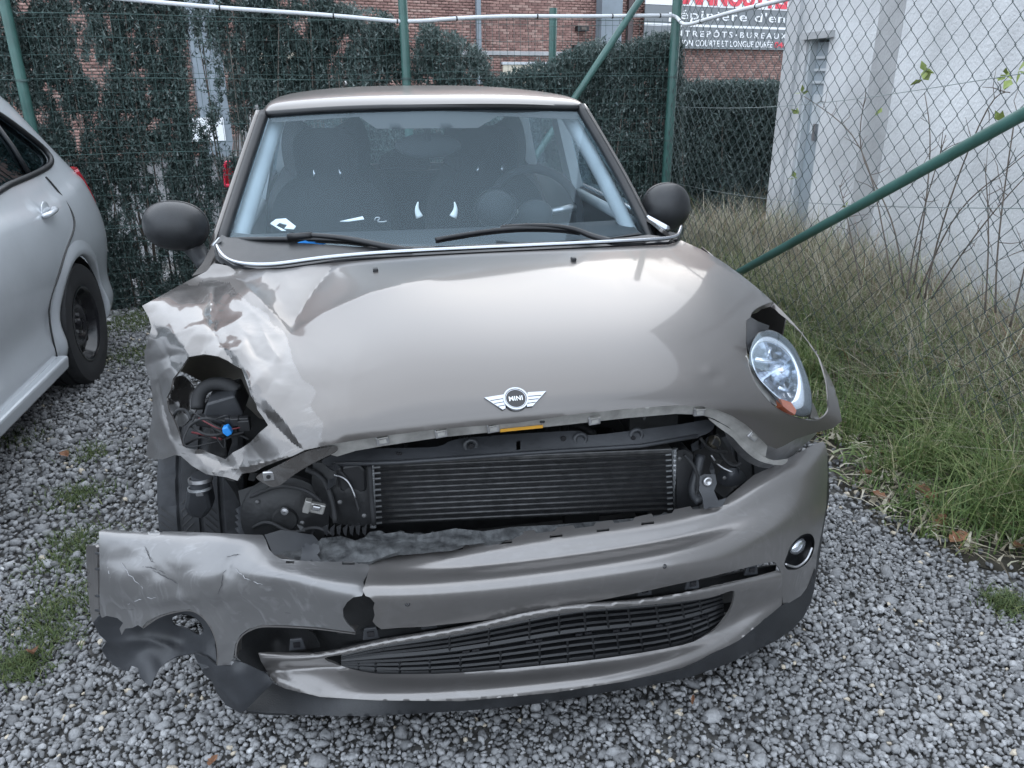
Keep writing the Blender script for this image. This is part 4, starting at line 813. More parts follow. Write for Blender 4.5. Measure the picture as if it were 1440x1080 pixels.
# flange under the lip, with its spring clips
lipT = EDGE+[(1008, 576), (1030, 585), (1050, 598), (1066, 613), (1080, 627)]
lipB = [(474, 642), (500, 634), (540, 627), (620, 615), (690, 608), (725, 605), (800, 597), (880, 588), (950, 582), (985, 583), (1004, 589), (1024, 600), (1042, 617), (1058, 633), (1076, 645)]
lip_fn = tps([(428, 640, .115), (540, 620, .112), (725, 600, .105), (880, 582, .11), (985, 578, .125), (1050, 605, .15), (1080, 640, .17), (620, 612, .112)])
lip = sheet('hood_flange', [(u, v-4) for u, v in lipT]+lipB[::-1], [], 6, lip_fn, M_['bare'], car, .003)
for u, v, r in ((538, 618, -.14), (620, 608, -.12), (693, 601, -.1), (835, 590, -.1), (982, 578, 0), (1058, 612, .7)):
    p = lip_fn([(u, v)])[0]+np.array([0, -.004, 0]); c_, s_ = math.cos(-r), math.sin(-r); Mx = np.array([[c_, 0, -s_], [0, 1, 0], [s_, 0, c_]])
    k_ = MB().box(p, (.026, .006, .019), Mx).build('clip', M_['steel'], lip, bevel=.0015)
    MB().box(p+np.array([0, -.004, 0]), (.015, .004, .009), Mx).box(p+np.array([0, -.005, .009]), (.022, .010, .003), Mx).build('clip_tongue', M_['bare'], k_)
flat('sticker', [(703, 603), (763, 597), (763, 601), (703, 607)], lambda u, v: lip_fn([(u, v)])[0]+np.array([0, -.003, 0]), M_['orange'], lip, .001)
for u, v in ((761, 591), (764, 591), (906, 586)): MB().lathe([(.0035, -.002), (.0035, .001), (.0001, .001)], lip_fn([(u, v+2)])[0], (0, -1, .1), 10).build('hole_plug', M_['black'], lip)
fl_fn = tps([(428, 636, .10), (474, 630, .10), (430, 655, .105), (385, 685, .125), (360, 672, .14), (400, 652, .10)])
fl = sheet('bent_flange', smooth_poly([(428, 636), (452, 630), (474, 629), (472, 636), (455, 644), (432, 656), (410, 670), (396, 681), (384, 685), (374, 681), (360, 671), (376, 662), (402, 650)], 3), [], 5, fl_fn, M_['crumple'], car, .003)
p = fl_fn([(378, 668)])[0]; MB().box(p+np.array([0, -.004, 0]), (.022, .005, .02)).build('clip', M_['steel'], fl, bevel=.002); MB().lathe([(.0045, 0), (.0045, .003), (.0001, .003)], p+np.array([0, -.006, 0]), (0, -1, 0), 10).build('clip_hole', M_['black'], fl)

# bright strip along the rear edge of the hood
st = curve([K(*q) for q in [(304, 346, 1.12), (312, 360, 1.06), (330, 371, .99), (362, 375, .935), (400, 373, .92), (460, 365, .925), (560, 357, .935), (700, 350, .935), (850, 343, .95), (935, 338, .985), (954, 331, 1.05), (958, 320, 1.11)]], 70)
MB().tube(st+np.array([0, 0, .006]), [.0035+.0032*math.sin(math.pi*min(1, max(0, i/69)))**.3 for i in range(70)], 10).build('chrome_strip', M_['chrome'], car, smooth=True)

# ---- badge
bc = HS.at([(725, 562)])[0]; e = HS.at([(735, 561), (725, 552)]); bx_ = unit(e[0]-bc); by_ = unit(e[1]-bc); bn = unit(np.cross(bx_, by_)); bn = bn if np.dot(bn, CAM-bc) > 0 else -bn; by_ = unit(by_-bx_*np.dot(bx_, by_))
badge = empty('badge', tuple(bc)); badge.parent = car; badge.location = Vector(bc)-Vector((0, 1.8, 0)); badge['label'] = 'round winged maker badge on the hood'
def bpt(u, v, h=0): return KP(u, v, bc+bn*h, bn)
MB().lathe([(.0222, .002), (.0228, .0062), (.0262, .0062), (.0272, .002), (.0272, -.002)], bc, bn, 40).build('ring', M_['chrome'], badge, auto=50)
MB().lathe([(.0001, .0045), (.0202, .0045), (.0204, .002)], bc, bn, 40).build('disc', M_['blackg'], badge, auto=40)
MB().lathe([(.0204, .003), (.0204, .0053), (.0216, .0053), (.0216, .003)], bc, bn, 40).build('inner_ring', M_['chrome'], badge, auto=50)
for wpx_ in ([(681, 559), (709, 554.5), (711, 574), (707, 576)], [(742, 551.5), (768, 550), (749, 571), (741, 572)]):
    w = flat('wing', wpx_, lambda u, v: bpt(u, v, .004), M_['chrome'], badge, .005)
    a, b, c, d = [np.array(q, float) for q in wpx_]; 
    if wpx_[0][0] > 720: a, b, c, d = b, a, d, c
    for k in (.28, .52, .76):
        p0 = a+(d-a)*k*.95; p1 = b+(c-b)*k; MB().tube([bpt(*(p0+(p1-p0)*.08), .0045), bpt(*p1, .0045)], .0006, 5).build('rib', M_['blackg'], w)
tm = text_mesh('MINI', .0150, 'lettering', M_['white'], badge, frame(bc+bn*.005-by_*.0048, bx_, by_, bn), .0006, 'CENTER', .92, 1.08, .0002)

# ---- windscreen, roof, pillars, glasshouse
WS = Surf([[K(*q) for q in [(374, 163, 1.75), (480, 156, 1.67), (593, 153, 1.64), (705, 152, 1.67), (814, 154, 1.75)]],
           [K(*q) for q in [(345, 250, 1.52), (472, 251, 1.41), (606, 250, 1.365), (742, 248, 1.41), (867, 245, 1.52)]],
           [K(*q) for q in [(316, 340, 1.27), (460, 347, 1.12), (615, 349, 1.06), (770, 345, 1.12), (914, 338, 1.27)]]])
o = MB().grid(WS.sample(30, 20)).build('windscreen', M_['glassw'], car, smooth=True); ws = o
# black band printed round the glass and the mirror patch
wfn = lambda px: along(WS.at(px), px, np.full(len(px), .006))
sheet('glass_band', [(374, 162), (480, 155), (593, 152), (705, 151), (814, 153), (812, 168), (700, 163), (688, 170), (672, 180), (530, 181), (516, 172), (505, 164), (480, 166), (384, 172)], [], 8, wfn, M_['black'], ws, .001)
sheet('glass_band', [(320, 326), (460, 341), (615, 344), (770, 340), (908, 326), (914, 340), (770, 348), (615, 352), (460, 350), (314, 342)], [], 8, wfn, M_['black'], ws, .001)
top = WS.ev(np.linspace(0, 4, 40), np.zeros(40)); MB().tube(top+np.array([0, .004, .006]), .012, 10).build('roof_seal', M_['black'], car, smooth=True)
for s, c0 in ((-1, 0.), (1, 4.)):
    ed = WS.ev(np.full(24, c0), np.linspace(-.04, 2.12, 24)); 
    MB().tube(ed+np.array([s*.010, .004, 0]), .019, 10).build('pillar_seal', M_['black'], car, smooth=True)
    p2 = ed+np.array([s*.030, .035, .0]); MB().tube(p2, .016, 12).build('pillar', M_['paint'], car, smooth=True)
    p3 = ed[1:]+np.array([-s*.035, .075, -.01]); MB().tube(p3, .028, 10).build('pillar_trim', M_['trim'], car, smooth=True)
cols = [-.63, -.60, -.52, -.3, 0, .3, .52, .60, .63]
def roofrow(ys, zs): 
    y = ys+ys[-2::-1]; z = zs+zs[-2::-1]; return [(x*1.0, a, b) for x, a, b in zip(cols, y, z)]
RF = Surf([roofrow([1.80, 1.765, 1.735, 1.665, 1.635], [1.285, 1.315, 1.328, 1.340, 1.343]), roofrow([1.92, 1.89, 1.87, 1.83, 1.81], [1.305, 1.345, 1.363, 1.379, 1.383]), roofrow([2.3]*5, [1.315, 1.353, 1.375, 1.394, 1.399]), roofrow([2.8]*5, [1.30, 1.34, 1.362, 1.383, 1.388]), roofrow([3.4, 3.42, 3.43, 3.44, 3.45], [1.24, 1.28, 1.30, 1.32, 1.325])])
o = MB().grid(RF.sample(60, 50)).build('roof', M_['paint'], car, smooth=True); solid(o, .012, 1 if False else -1)
g = RF.sample(24, 20); g = g+np.array([0, .02, -.045]); MB().grid(g[1:-1, 3:-3]).build('headliner', M_['trim'], car, smooth=True)
def quad(P): return MB().add(P, [(0, 1, 2, 3)])
for s in (-1, 1):
    body = Surf([[(s*.735, y, .945), ] for y in (1, 2)] if False else [[(s*x+(-s*.03 if k in (0, 5) else 0), y, z) for k, y in enumerate((1.12, 1.4, 2.0, 2.8, 3.3, 3.66))] for x, z in ((.72, .955), (.775, .90), (.815, .75), (.825, .55), (.815, .36), (.78, .22))])
    solid(MB().grid(body.sample(40, 24)).build('side_panel', M_['paint'], car, smooth=True), .01, 0)
    gl = [(s*.725, 1.33, .95), (s*.735, 2.25, .955), (s*.635, 2.25, 1.30), (s*.60, 1.80, 1.295)]; quad(gl).build('door_window', M_['glass'], car)
    gl = [(s*.735, 2.36, .955), (s*.725, 3.25, .965), (s*.635, 3.10, 1.30), (s*.638, 2.36, 1.30)]; quad(gl).build('rear_side_window', M_['glass'], car)
    MB().prism([(s*.74, 2.24, .94), (s*.74, 2.38, .94), (s*.638, 2.37, 1.33), (s*.638, 2.25, 1.33)], (-s*.05, 0, 0)).build('door_post', M_['trim'], car)
    MB().prism([(s*.735, 3.2, .94), (s*.70, 3.62, .94), (s*.60, 3.45, 1.30), (s*.63, 3.06, 1.31)], (-s*.06, 0, 0)).build('rear_pillar', M_['trim'], car)
    MB().tube([(s*.735, 1.18, .945), (s*.742, 1.6, .953), (s*.745, 2.3, .957), (s*.73, 3.3, .965)], .014, 8).build('waist_trim', M_['chrome'], car, smooth=True)
    MB().tube([(s*.70, 1.45, .93), (s*.705, 2.2, .935)], .022, 8).build('door_card', M_['trim'], car, smooth=True)
MB().prism([(-.76, 3.66, .25), (.76, 3.66, .25), (.70, 3.62, .95), (-.70, 3.62, .95)], (0, -.03, 0)).build('tailgate', M_['paint'], car)
quad([(-.62, 3.60, .96), (.62, 3.60, .96), (.54, 3.45, 1.27), (-.54, 3.45, 1.27)]).build('rear_window', M_['glass'], car)
MB().box((0, 2.4, .24), (1.5, 2.5, .05)).build('floor_pan', M_['engine'], car)
MB().box((0, 1.12, .58), (1.46, .04, .68)).build('bulkhead', M_['engine'], car)
# cowl under the screen
cow_fn = tps([(305, 348, 1.10), (330, 340, 1.16), (460, 350, 1.02), (560, 352, .98), (340, 368, 1.0), (420, 368, .95), (620, 348, 1.0), (760, 340, 1.03), (900, 335, 1.15), (930, 334, 1.1), (700, 347, .97)])
sheet('cowl', [(303, 345), (318, 334), (400, 340), (500, 347), (620, 346), (760, 340), (880, 334), (912, 330), (945, 334), (940, 340), (850, 346), (700, 353), (560, 360), (460, 368), (400, 376), (362, 378), (328, 373), (308, 360)], [], 7, cow_fn, M_['black'], car, .01)
fr = sheet('screen_surround', [(300, 345), (312, 330), (322, 335), (318, 350), (322, 366), (312, 372), (303, 364)], [], 4, tps([(300, 350, 1.13), (322, 336, 1.2), (318, 368, 1.05), (305, 368, 1.1)]), M_['chin'], car, .01)
sheet('scuttle_panel', [(270, 388), (285, 370), (298, 345), (304, 352), (306, 372), (298, 378), (284, 384)], [], 4, tps([(272, 386, 1.12), (298, 346, 1.18), (305, 372, 1.1), (285, 375, 1.14)]), M_['paint'], car, .02)
# wipers
def wiper(blade, arm, joint):
    w = empty('wiper', tuple(K(*arm[0]))); w.parent = car; w.location = Vector(K(*arm[0]))-Vector((0, 1.8, 0))
    B = curve([K(*q) for q in blade], 20); MB().tube(B, .0075, 6).build('blade', M_['black'], w, smooth=True); MB().tube(B+np.array([0, .006, -.010]), .003, 6).build('rubber_strip', M_['rubber'], w, smooth=True)
    A = curve([K(*q) for q in arm], 20); MB().tube(A, np.linspace(.011, .0065, 20), 8).build('arm', M_['black'], w, smooth=True)
    J = [K(*q) for q in joint]; MB().tube(J, .011, 6).build('joint', M_['black'], w, smooth=True)
wiper([(313, 337, 1.22), (400, 336, 1.13), (480, 338, 1.07), (540, 346, 1.02)], [(580, 353, .97), (540, 346, .99), (490, 336, 1.05), (440, 331, 1.10), (408, 331, 1.12)], [(405, 333, 1.12), (438, 331, 1.10)])
wiper([(613, 337, 1.02), (660, 329, 1.06), (720, 322, 1.10), (780, 322, 1.12), (816, 326, 1.13)], [(862, 340, 1.06), (830, 331, 1.10), (805, 322, 1.12), (760, 317, 1.12), (706, 319, 1.11)], [(704, 322, 1.11), (745, 318, 1.12)])
flat('blue_card', [(418, 341), (430, 338), (448, 340), (462, 341), (455, 344), (425, 344)], lambda u, v: K(u, v, 1.10), M_['blue'], car, .001)
# door mirrors
def mirror(c, rx, rz, stalk, tilt):
    m = empty('door_mirror', tuple(c)); m.parent = car; m.location = Vector(c)-Vector((0, 1.8, 0)); Mr = np.array(Matrix.Rotation(tilt, 3, 'Y'))
    sc = math.copysign(1, c[0])
    V = MB().ball((0, 0, 0), 1, 32, 20); P = np.array(V.V); x, y, z = P.T; P = np.stack([np.sign(x)*np.abs(x)**.9*rx, np.where(y < 0, y*.085, y*.045), np.sign(z)*np.abs(z)**.92*rz*(1-.12*sc*x*0)], 1)
    P = P @ Mr.T+c; b = MB(); b.V = [tuple(p) for p in P]; b.F = V.F; b.build('housing', M_['chin'], m, smooth=True)
    MB().ball(np.array(c)+np.array([0, .040, 0]), (rx*.86, .012, rz*.86), 24, 10, Mr).build('mirror_glass', M_['chrome'], m, smooth=True)
    th = np.linspace(0, 2*math.pi, 40); sm = np.array([(rx*.985*math.copysign(abs(math.cos(a))**.9, math.cos(a)), -.012, rz*.985*math.copysign(abs(math.sin(a))**.92, math.sin(a))) for a in th]) @ Mr.T+c; MB().tube(sm, .0022, 6, False).build('seam', M_['tie'], m, smooth=True)
    MB().tube(curve(stalk, 10), [.036, .036, .035, .034, .033, .032, .031, .030, .030, .030], 12).build('stalk', M_['chin'], m, smooth=True)
mirror(K(248, 317, 1.30), .100, .078, [K(262, 335, 1.30), K(276, 352, 1.30), K(292, 376, 1.25)], .10)
mirror(K(935, 291, 1.46), .094, .090, [K(926, 300, 1.45), K(918, 322, 1.43), K(910, 345, 1.38)], -.08)
sheet('mirror_foot', [(905, 330), (925, 322), (952, 328), (957, 322), (952, 336), (925, 342), (908, 342)], [], 5, tps([(905, 335, 1.3), (925, 330, 1.28), (957, 325, 1.2), (950, 338, 1.15)]), M_['black'], car, .01)

# ---- cabin
dash = Surf([[(x, y, z) for x in np.linspace(-.68, .68, 7)] for y, z in ((1.13, .915), (1.25, .925), (1.42, .925), (1.58, .90), (1.66, .80), (1.66, .60))]); c = dash.c; c[..., 1] += .14*(c[..., 0]/.68)**2*np.array([1, .8, .4, .2, 0, 0])[:, None]
MB().grid(dash.sample(30, 24)).build('dashboard', M_['dash'], car, smooth=True)
b_ = MB().ball(K(697, 293, 1.62), (.085, .06, .075), 20, 12).build('instrument_pod', M_['dash'], car, smooth=True); MB().lathe([(.066, .0), (.072, .01), (.078, 0)], K(697, 293, 1.56), (0, 1, .2), 28).build('pod_rim', M_['dash'], b_, smooth=True)
MB().ball(K(573, 250, 2.3), (.001, .001, .001), 6, 4)
wheelc = K(752, 302, 1.74); t = np.linspace(0, 2*math.pi, 40); e1 = np.array([1, 0, 0]); e2 = unit((0, .38, .92))
sw = empty('steering_wheel', tuple(wheelc)); sw.parent = car; sw.location = Vector(wheelc)-Vector((0, 1.8, 0))
MB().tube([wheelc+.185*(math.cos(a)*e1+math.sin(a)*e2) for a in t], .018, 10, False).build('rim', M_['cloth'], sw, smooth=True)
MB().ball(wheelc, (.075, .04, .06), 18, 10).build('hub', M_['dash'], sw, smooth=True)
for a in (.15, math.pi-.15, -1.57): MB().tube([wheelc+.05*(math.cos(a)*e1+math.sin(a)*e2), wheelc+.18*(math.cos(a)*e1+math.sin(a)*e2)], .014, 8).build('spoke', M_['steel'], sw, smooth=True)
def seat(u, y):
    c = K(u, 330, y); X = c[0]; s = empty('seat', (X, y, .4)); s.parent = car; s.location = Vector((X, y, .4))-Vector((0, 1.8, 0))
    B = Surf([[(X+w*k, y+d+abs(k)**2*-.05, z) for k in (-1, -.6, 0, .6, 1)] for w, d, z in ((.25, 0, .45), (.26, .02, .7), (.24, .06, .92), (.17, .09, 1.02), (.13, .10, 1.05), (.135, .10, 1.13), (.125, .11, 1.20), (.08, .12, 1.235))])
    o = MB().grid(B.sample(18, 30)).build('backrest', M_['cloth'], s, smooth=True); solid(o, .09)
    MB().box((X, y-.22, .42), (.5, .52, .14)).build('cushion', M_['cloth'], s, bevel=.04)
    for k in (-1, 1): MB().tube([(X+k*.055, y+.0, 1.035), (X+k*.052, y-.005, 1.075)], .006, 8).build('headrest_rod', M_['chrome'], s, smooth=True)
    return s
seat(468, 2.12); seat(690, 2.12)
for u in (470, 570, 660):
    c = K(u, 250, 3.05); MB().ball((c[0], 3.05, 1.0), (.14, .05, .085), 18, 12).build('rear_headrest', M_['cloth'], car, smooth=True)
MB().box((0, 3.02, .72), (1.25, .16, .5)).build('rear_bench', M_['cloth'], car, bevel=.04)
mc = K(602, 205, 1.70); mi_ = empty('rear_view_mirror', tuple(mc)); mi_.parent = car; mi_.location = Vector(mc)-Vector((0, 1.8, 0))
MB().ball(mc, (.125, .022, .045), 28, 14).build('housing', M_['dash'], mi_, smooth=True); MB().tube([mc+np.array([0, -.01, .02]), K(600, 172, 1.68)], .013, 8).build('stem', M_['dash'], mi_, smooth=True)
for s, u0 in ((-1, 590), (1, 637)):
    b = K(u0, 305, 1.33); tip = K(u0-s*-0+(-2 if s < 0 else 2), 284, 1.33); q = curve([b, (b+tip)/2+np.array([s*.006, 0, 0]), tip], 8); h = MB().tube(q, np.linspace(.013, .002, 8), 10).build('toy_horn', M_['white'], car, smooth=True)
def litter(name, px, y, m=M_['paper']): flat(name, px, lambda u, v: K(u, v, y+(330-v)*.006), m, car, .002)
litter('paper_scrap', [(380, 314), (388, 308), (402, 307), (416, 318), (413, 322), (400, 321), (404, 316), (393, 313), (388, 317), (402, 324), (396, 324)], 1.30); litter('paper_scrap', [(478, 311), (510, 304), (512, 308), (490, 311)], 1.33)
MB().tube(curve([K(527, 311, 1.33), K(529, 306, 1.33), K(534, 307, 1.33), K(531, 311, 1.33), K(537, 312, 1.33), K(544, 311, 1.33)], 20), .0022, 5).build('key_ring', M_['steel'], car, smooth=True)
litter('phone_holder', [(731, 243), (746, 247), (745, 251), (730, 248)], 1.9, M_['trim'])
# ================================================================ nose of the crashed car: lamp, radiator, bumper, wreckage
def part(name, P0=None, parent=car):
    e_ = empty(name, tuple(P0)); e_.parent = parent; e_.location = Vector(P0)-off(parent); return e_
# ---- far headlight, still in its bucket
lc = K(1098, 522, .215); ln = unit((.30, -.80, .52))
hl = part('headlight', lc); hl['label'] = 'clear headlight still in its place'
def lpt(u, v, h=0): return KP(u, v, lc+ln*h, ln)
OUT = smooth_poly([(1054, 498), (1059, 480), (1069, 467), (1084, 465), (1101, 473), (1116, 488), (1128, 512), (1136, 534), (1141, 558), (1139, 582), (1121, 584), (1101, 572), (1081, 551), (1064, 530), (1055, 514)], 4)
INN = smooth_poly([(1057, 500), (1064, 484), (1076, 480), (1092, 485), (1108, 498), (1118, 515), (1122, 536), (1119, 556), (1111, 568), (1098, 561), (1080, 545), (1065, 527)], 4)
def ringmesh(polys, name, m, hts, close=False):
    n = len(polys[0]); G = [[lpt(*p, h) for p in list(pl)+[pl[0]]] for pl, h in zip(polys, hts)]; mb = MB().grid(G)
    if close:
        mb.add([lpt(*np.mean(polys[-1], 0), hts[-1])], []); k = len(mb.V)-1; b = (len(polys)-1)*(n+1); mb.F += [(b+i, b+i+1, k) for i in range(n)]
    return mb.build(name, m, hl, smooth=True)
def scl(pl, f, c=None): c = np.mean(pl, 0) if c is None else np.array(c); return c+(np.array(pl)-c)*f
OI = scl(INN, 1.0); OUT2 = resample(OUT, 3); 
def match(pl, n=72):
    pl = np.array(pl); c = np.mean(pl, 0); a = np.arctan2(pl[:, 1]-c[1], pl[:, 0]-c[0]); t = np.linspace(-math.pi, math.pi, n, endpoint=False); o = np.argsort(a); r = np.linalg.norm(pl-c, axis=1)
    rr = np.interp(t, a[o], r[o], period=2*math.pi); return c+np.stack([np.cos(t), np.sin(t)], 1)*rr[:, None]
mo, mi2 = match(OUT), match(INN)
ringmesh([scl(mo, 1.02), scl(mo, .97), mi2*.4+scl(mo, .93)*.6], 'housing', M_['liner'], [-.05, .0, -.012])
ringmesh([mi2*.35+scl(mo, .93)*.65, scl(mi2, 1.03), scl(mi2, .97)], 'bezel', M_['reflector'], [-.010, -.004, -.010])
# faceted reflector bowl
G = []; cI = np.mean(mi2, 0)
for f, h in ((.99, -.012), (.85, -.045), (.65, -.075), (.45, -.092), (.25, -.10)):
    G.append([lpt(*(cI+(p-cI)*f), h+.010*(1 if int(k/72*10) % 2 else -1)*(f < .95)) for k, p in enumerate(list(mi2)+[mi2[0]])])
MB().grid(G).build('reflector', M_['reflector'], hl)
q = lpt(*cI, -.09); MB().ball(q+ln*.012, (.028, .028, .028), 20, 12).build('bulb_shield', M_['reflector'], hl, smooth=True); MB().tube([q, q+ln*.05], .009, 12).build('bulb', M_['lens'], hl, smooth=True)
for (u0, v0), (u1, v1), r in (((1062, 505), (1100, 512), .006), ((1095, 545), (1115, 552), .004), ((1083, 488), (1079, 505), .004)): MB().tube([lpt(u0, v0, -.03), lpt(u1, v1, -.045)], r, 8).build('reflector_rib', M_['reflector'], hl, smooth=True)
flat('indicator', [(1098, 561), (1104, 563), (1113, 566), (1120, 577), (1118, 583), (1110, 578), (1101, 571)], lambda u, v: lpt(u, v, .002), M_['amber'], hl, .02)
G = []; cO = np.mean(mo, 0)
for f in np.linspace(1.0, 0.02, 12): G.append([lpt(*(cO+(p-cO)*f), .004+.034*(1-f*f)) for p in list(mo)+[mo[0]]])
MB().grid(G).build('lens', M_['lens'], hl, smooth=True)
sheet('lamp_surround', [(1050, 450), (1056, 446), (1066, 452), (1082, 458), (1080, 464), (1068, 466), (1058, 479), (1053, 498), (1050, 480)], [], 4, tps([(1052, 448, .29), (1095, 462, .29), (1054, 498, .24), (1068, 466, .26)]), M_['black'], car, .006)
sheet('lamp_bracket', [(1050, 500), (1056, 512), (1064, 531), (1082, 553), (1100, 572), (1092, 571), (1074, 560), (1058, 535)], [], 4, tps([(1050, 500, .215), (1082, 553, .19), (1100, 572, .18), (1074, 560, .185)]), M_['bare'], car, .006)
sheet('wing_stay', [(1139, 560), (1146, 572), (1153, 590), (1140, 588), (1140, 575)], [], 4, tps([(1139, 560, .3), (1153, 590, .3), (1140, 588, .27)]), M_['bumper'], car, .006)
bk = sheet('lamp_bucket', smooth_poly([(1012, 594), (1018, 606), (1026, 622), (1038, 638), (1054, 651), (1074, 658), (1094, 656), (1112, 644), (1126, 630), (1140, 618), (1148, 606), (1120, 600), (1060, 595)], 3), [], 6, tps([(1012, 594, .24), (1038, 638, .225), (1074, 658, .235), (1112, 644, .25), (1145, 610, .29), (1075, 620, .165), (1050, 610, .18), (1100, 615, .18)]), M_['steel'], car, .004)
sheet('lamp_bucket_rim', smooth_poly([(996, 588), (1018, 598), (1040, 612), (1056, 628), (1072, 641), (1090, 648), (1108, 646), (1100, 654), (1080, 652), (1062, 645), (1046, 632), (1030, 615), (1012, 602)], 3), [], 5, tps([(1000, 590, .13), (1040, 612, .155), (1072, 641, .165), (1108, 646, .17), (1062, 645, .165)]), M_['bare'], car, .003)

# ---- engine bay shell so that the openings look into something real
sh = MB(); sh.box((0, .62, .50), (1.26, .03, .60)); sh.box((-.66, .95, .52), (.03, .34, .62)); sh.box((.66, .80, .52), (.03, .62, .62)); sh.build('engine_bay', M_['engine'], car)
MB().box((0, .42, .16), (1.2, .5, .03)).build('undertray', M_['engine'], car)
for k in range(14):
    p = np.array([rng.uniform(-.5, .5), rng.uniform(.40, .56), rng.uniform(.3, .68)]); MB().box(p, rng.uniform(.05, .14, 3)).build('engine_component', M_['engine'], car, bevel=.006)
for k in range(7):
    a = np.array([rng.uniform(-.5, .45), rng.uniform(.34, .4), rng.uniform(.45, .62)]); MB().tube(curve([a, a+rng.normal(size=3)*.04, a+np.array([rng.uniform(.08, .16), .02, rng.normal()*.03])], 12), rng.uniform(.006, .014), 8).build('hose', M_['rubber'], car, smooth=True)

# ---- radiator
rad = part('radiator', K(737, 690, .22))
rT, rB = ((525, 652), (945, 634)), ((528, 738), (948, 718)); rY = .215
def rp_(s, t, dy=0): 
    a = np.array(rT[0])+(np.array(rT[1])-np.array(rT[0]))*s; b = np.array(rB[0])+(np.array(rB[1])-np.array(rB[0]))*s; q = a+(b-a)*t; p = K(q[0], q[1], rY+.02); return p+np.array([0, dy, 0])
MB().prism([rp_(0, 0), rp_(1, 0), rp_(1, 1), rp_(0, 1)], (0, .03, 0)).build('core', M_['fins'], rad)
for k in range(11):
    t_ = (k+.5)/11; MB().tube([rp_(0, t_, -.001), rp_(.5, t_, -.0015), rp_(1, t_, -.001)], .0033, 8).build('tube', M_['tubes'], rad, smooth=True)
mb = MB()
for k in range(11):
    for j in range(150):
        s_ = (j+.5)/150; a = rp_(s_, (k+.06)/11, .001); b = rp_(s_+(.003 if j % 2 else -.003), (k+.94)/11, .001); mb.tube([a, b], .0008, 3, False)
mb.build('fins', M_['fins'], rad, kind='stuff')
MB().prism([rp_(0, -.05, -.004), rp_(1, -.05, -.004), rp_(1, .03, -.004), rp_(0, .03, -.004)], (0, .03, 0)).build('top_rail', M_['tubes'], rad, bevel=.003)
for s in (-.008, 1.008):
    tk = MB().tube([rp_(s, -.04, -.002), rp_(s, .5, -.002), rp_(s, 1.03, -.002)], .0075, 10).build('end_tank', M_['alu'], rad, smooth=True)
    for k in range(13):
        p = rp_(s, k/12*.98+.01, -.008); MB().box(p, (.012, .008, .0075)).build('crimp', M_['alu'], tk, bevel=.001)
for k in range(11):
    for s in (.012, .985): MB().box(rp_(s, (k+.5)/11, -.004), (.014, .004, .0035)).build('tube_end', M_['alu'], rad)
sheet('radiator_shroud', [(952, 634), (962, 632), (975, 640), (972, 690), (985, 720), (960, 720), (952, 718)], [], 6, tps([(952, 640, .22), (975, 640, .21), (960, 720, .2), (985, 720, .2)]), M_['black'], car, .02)
sheet('radiator_shroud', [(440, 650), (470, 652), (500, 648), (520, 655), (523, 700), (528, 735), (500, 742), (470, 735), (450, 705), (438, 680)], [], 6, tps([(440, 650, .25), (520, 655, .23), (528, 735, .2), (450, 705, .24), (485, 690, .20)]), M_['engine'], car, .02)
# upper cross panel
cp_fn = tps([(450, 650, .20), (470, 650, .19), (560, 645, .165), (730, 625, .155), (900, 612, .16), (1000, 595, .19), (640, 625, .17), (820, 615, .165), (730, 608, .175), (640, 640, .15), (820, 630, .15)])
xp = sheet('cross_panel', smooth_poly([(455, 645), (500, 632), (560, 630), (615, 628), (640, 618), (700, 612), (780, 607), (815, 606), (830, 612), (900, 604), (960, 596), (1000, 590), (1003, 603), (985, 613), (940, 622), (900, 628), (860, 630), (820, 632), (740, 637), (660, 643), (560, 650), (500, 653), (462, 655)], 3), [[(726, 620), (732, 619), (732, 632), (726, 633)]], 6, cp_fn, M_['liner'], car, .006)
for u, v, r in ((662, 627, .006), (792, 616, .006), (890, 615, .005), (559, 637, .003), (563, 637, .003)): MB().lathe([(r, 0), (r, .004), (.0001, .004)], cp_fn([(u, v)])[0]+np.array([0, -.001, 0]), (0, -1, .1), 14).build('bolt_hole', M_['blackg'], xp)
for u, v in ((662, 627), (816, 618), (895, 612)):
    MB().lathe([(.018, 0), (.016, .004), (.010, .0045), (.009, .001)], cp_fn([(u, v)])[0], (0, -1, .15), 20).build('boss', M_['liner'], xp, smooth=True)
MB().tube([cp_fn([q])[0]+np.array([0, -.004, 0]) for q in [(470, 652), (560, 649), (660, 642), (740, 636), (820, 631), (900, 626), (980, 612)]], .005, 8).build('bead', M_['liner'], xp, smooth=True)
# crushed beam over the bumper
bm_fn = tps([(380, 775, .16), (450, 765, .14), (520, 750, .13), (640, 742, .12), (760, 740, .12), (900, 728, .13), (985, 712, .15), (520, 785, .08), (760, 760, .085), (440, 785, .1), (900, 745, .09)])
def bm_d(px): P = bm_fn(px); return along(P, px, .022*(vnoise(px/np.array([26, 10]), 3)-.5)+.012*(vnoise(px/7., 4)-.5)+crease(px, [(440, 770), (490, 752), (530, 760), (640, 762)], .03, 6))
sheet('crushed_beam', [(384, 780), (400, 776), (440, 770), (452, 757), (480, 754), (500, 760), (520, 753), (560, 748), (590, 752), (640, 743), (680, 747), (720, 741), (780, 738), (840, 733), (900, 728), (960, 719), (988, 708), (1000, 712), (985, 718), (880, 738), (760, 754), (640, 768), (560, 776), (520, 790), (450, 793), (410, 790)], [], 4, bm_d, M_['foam'], car, .01)

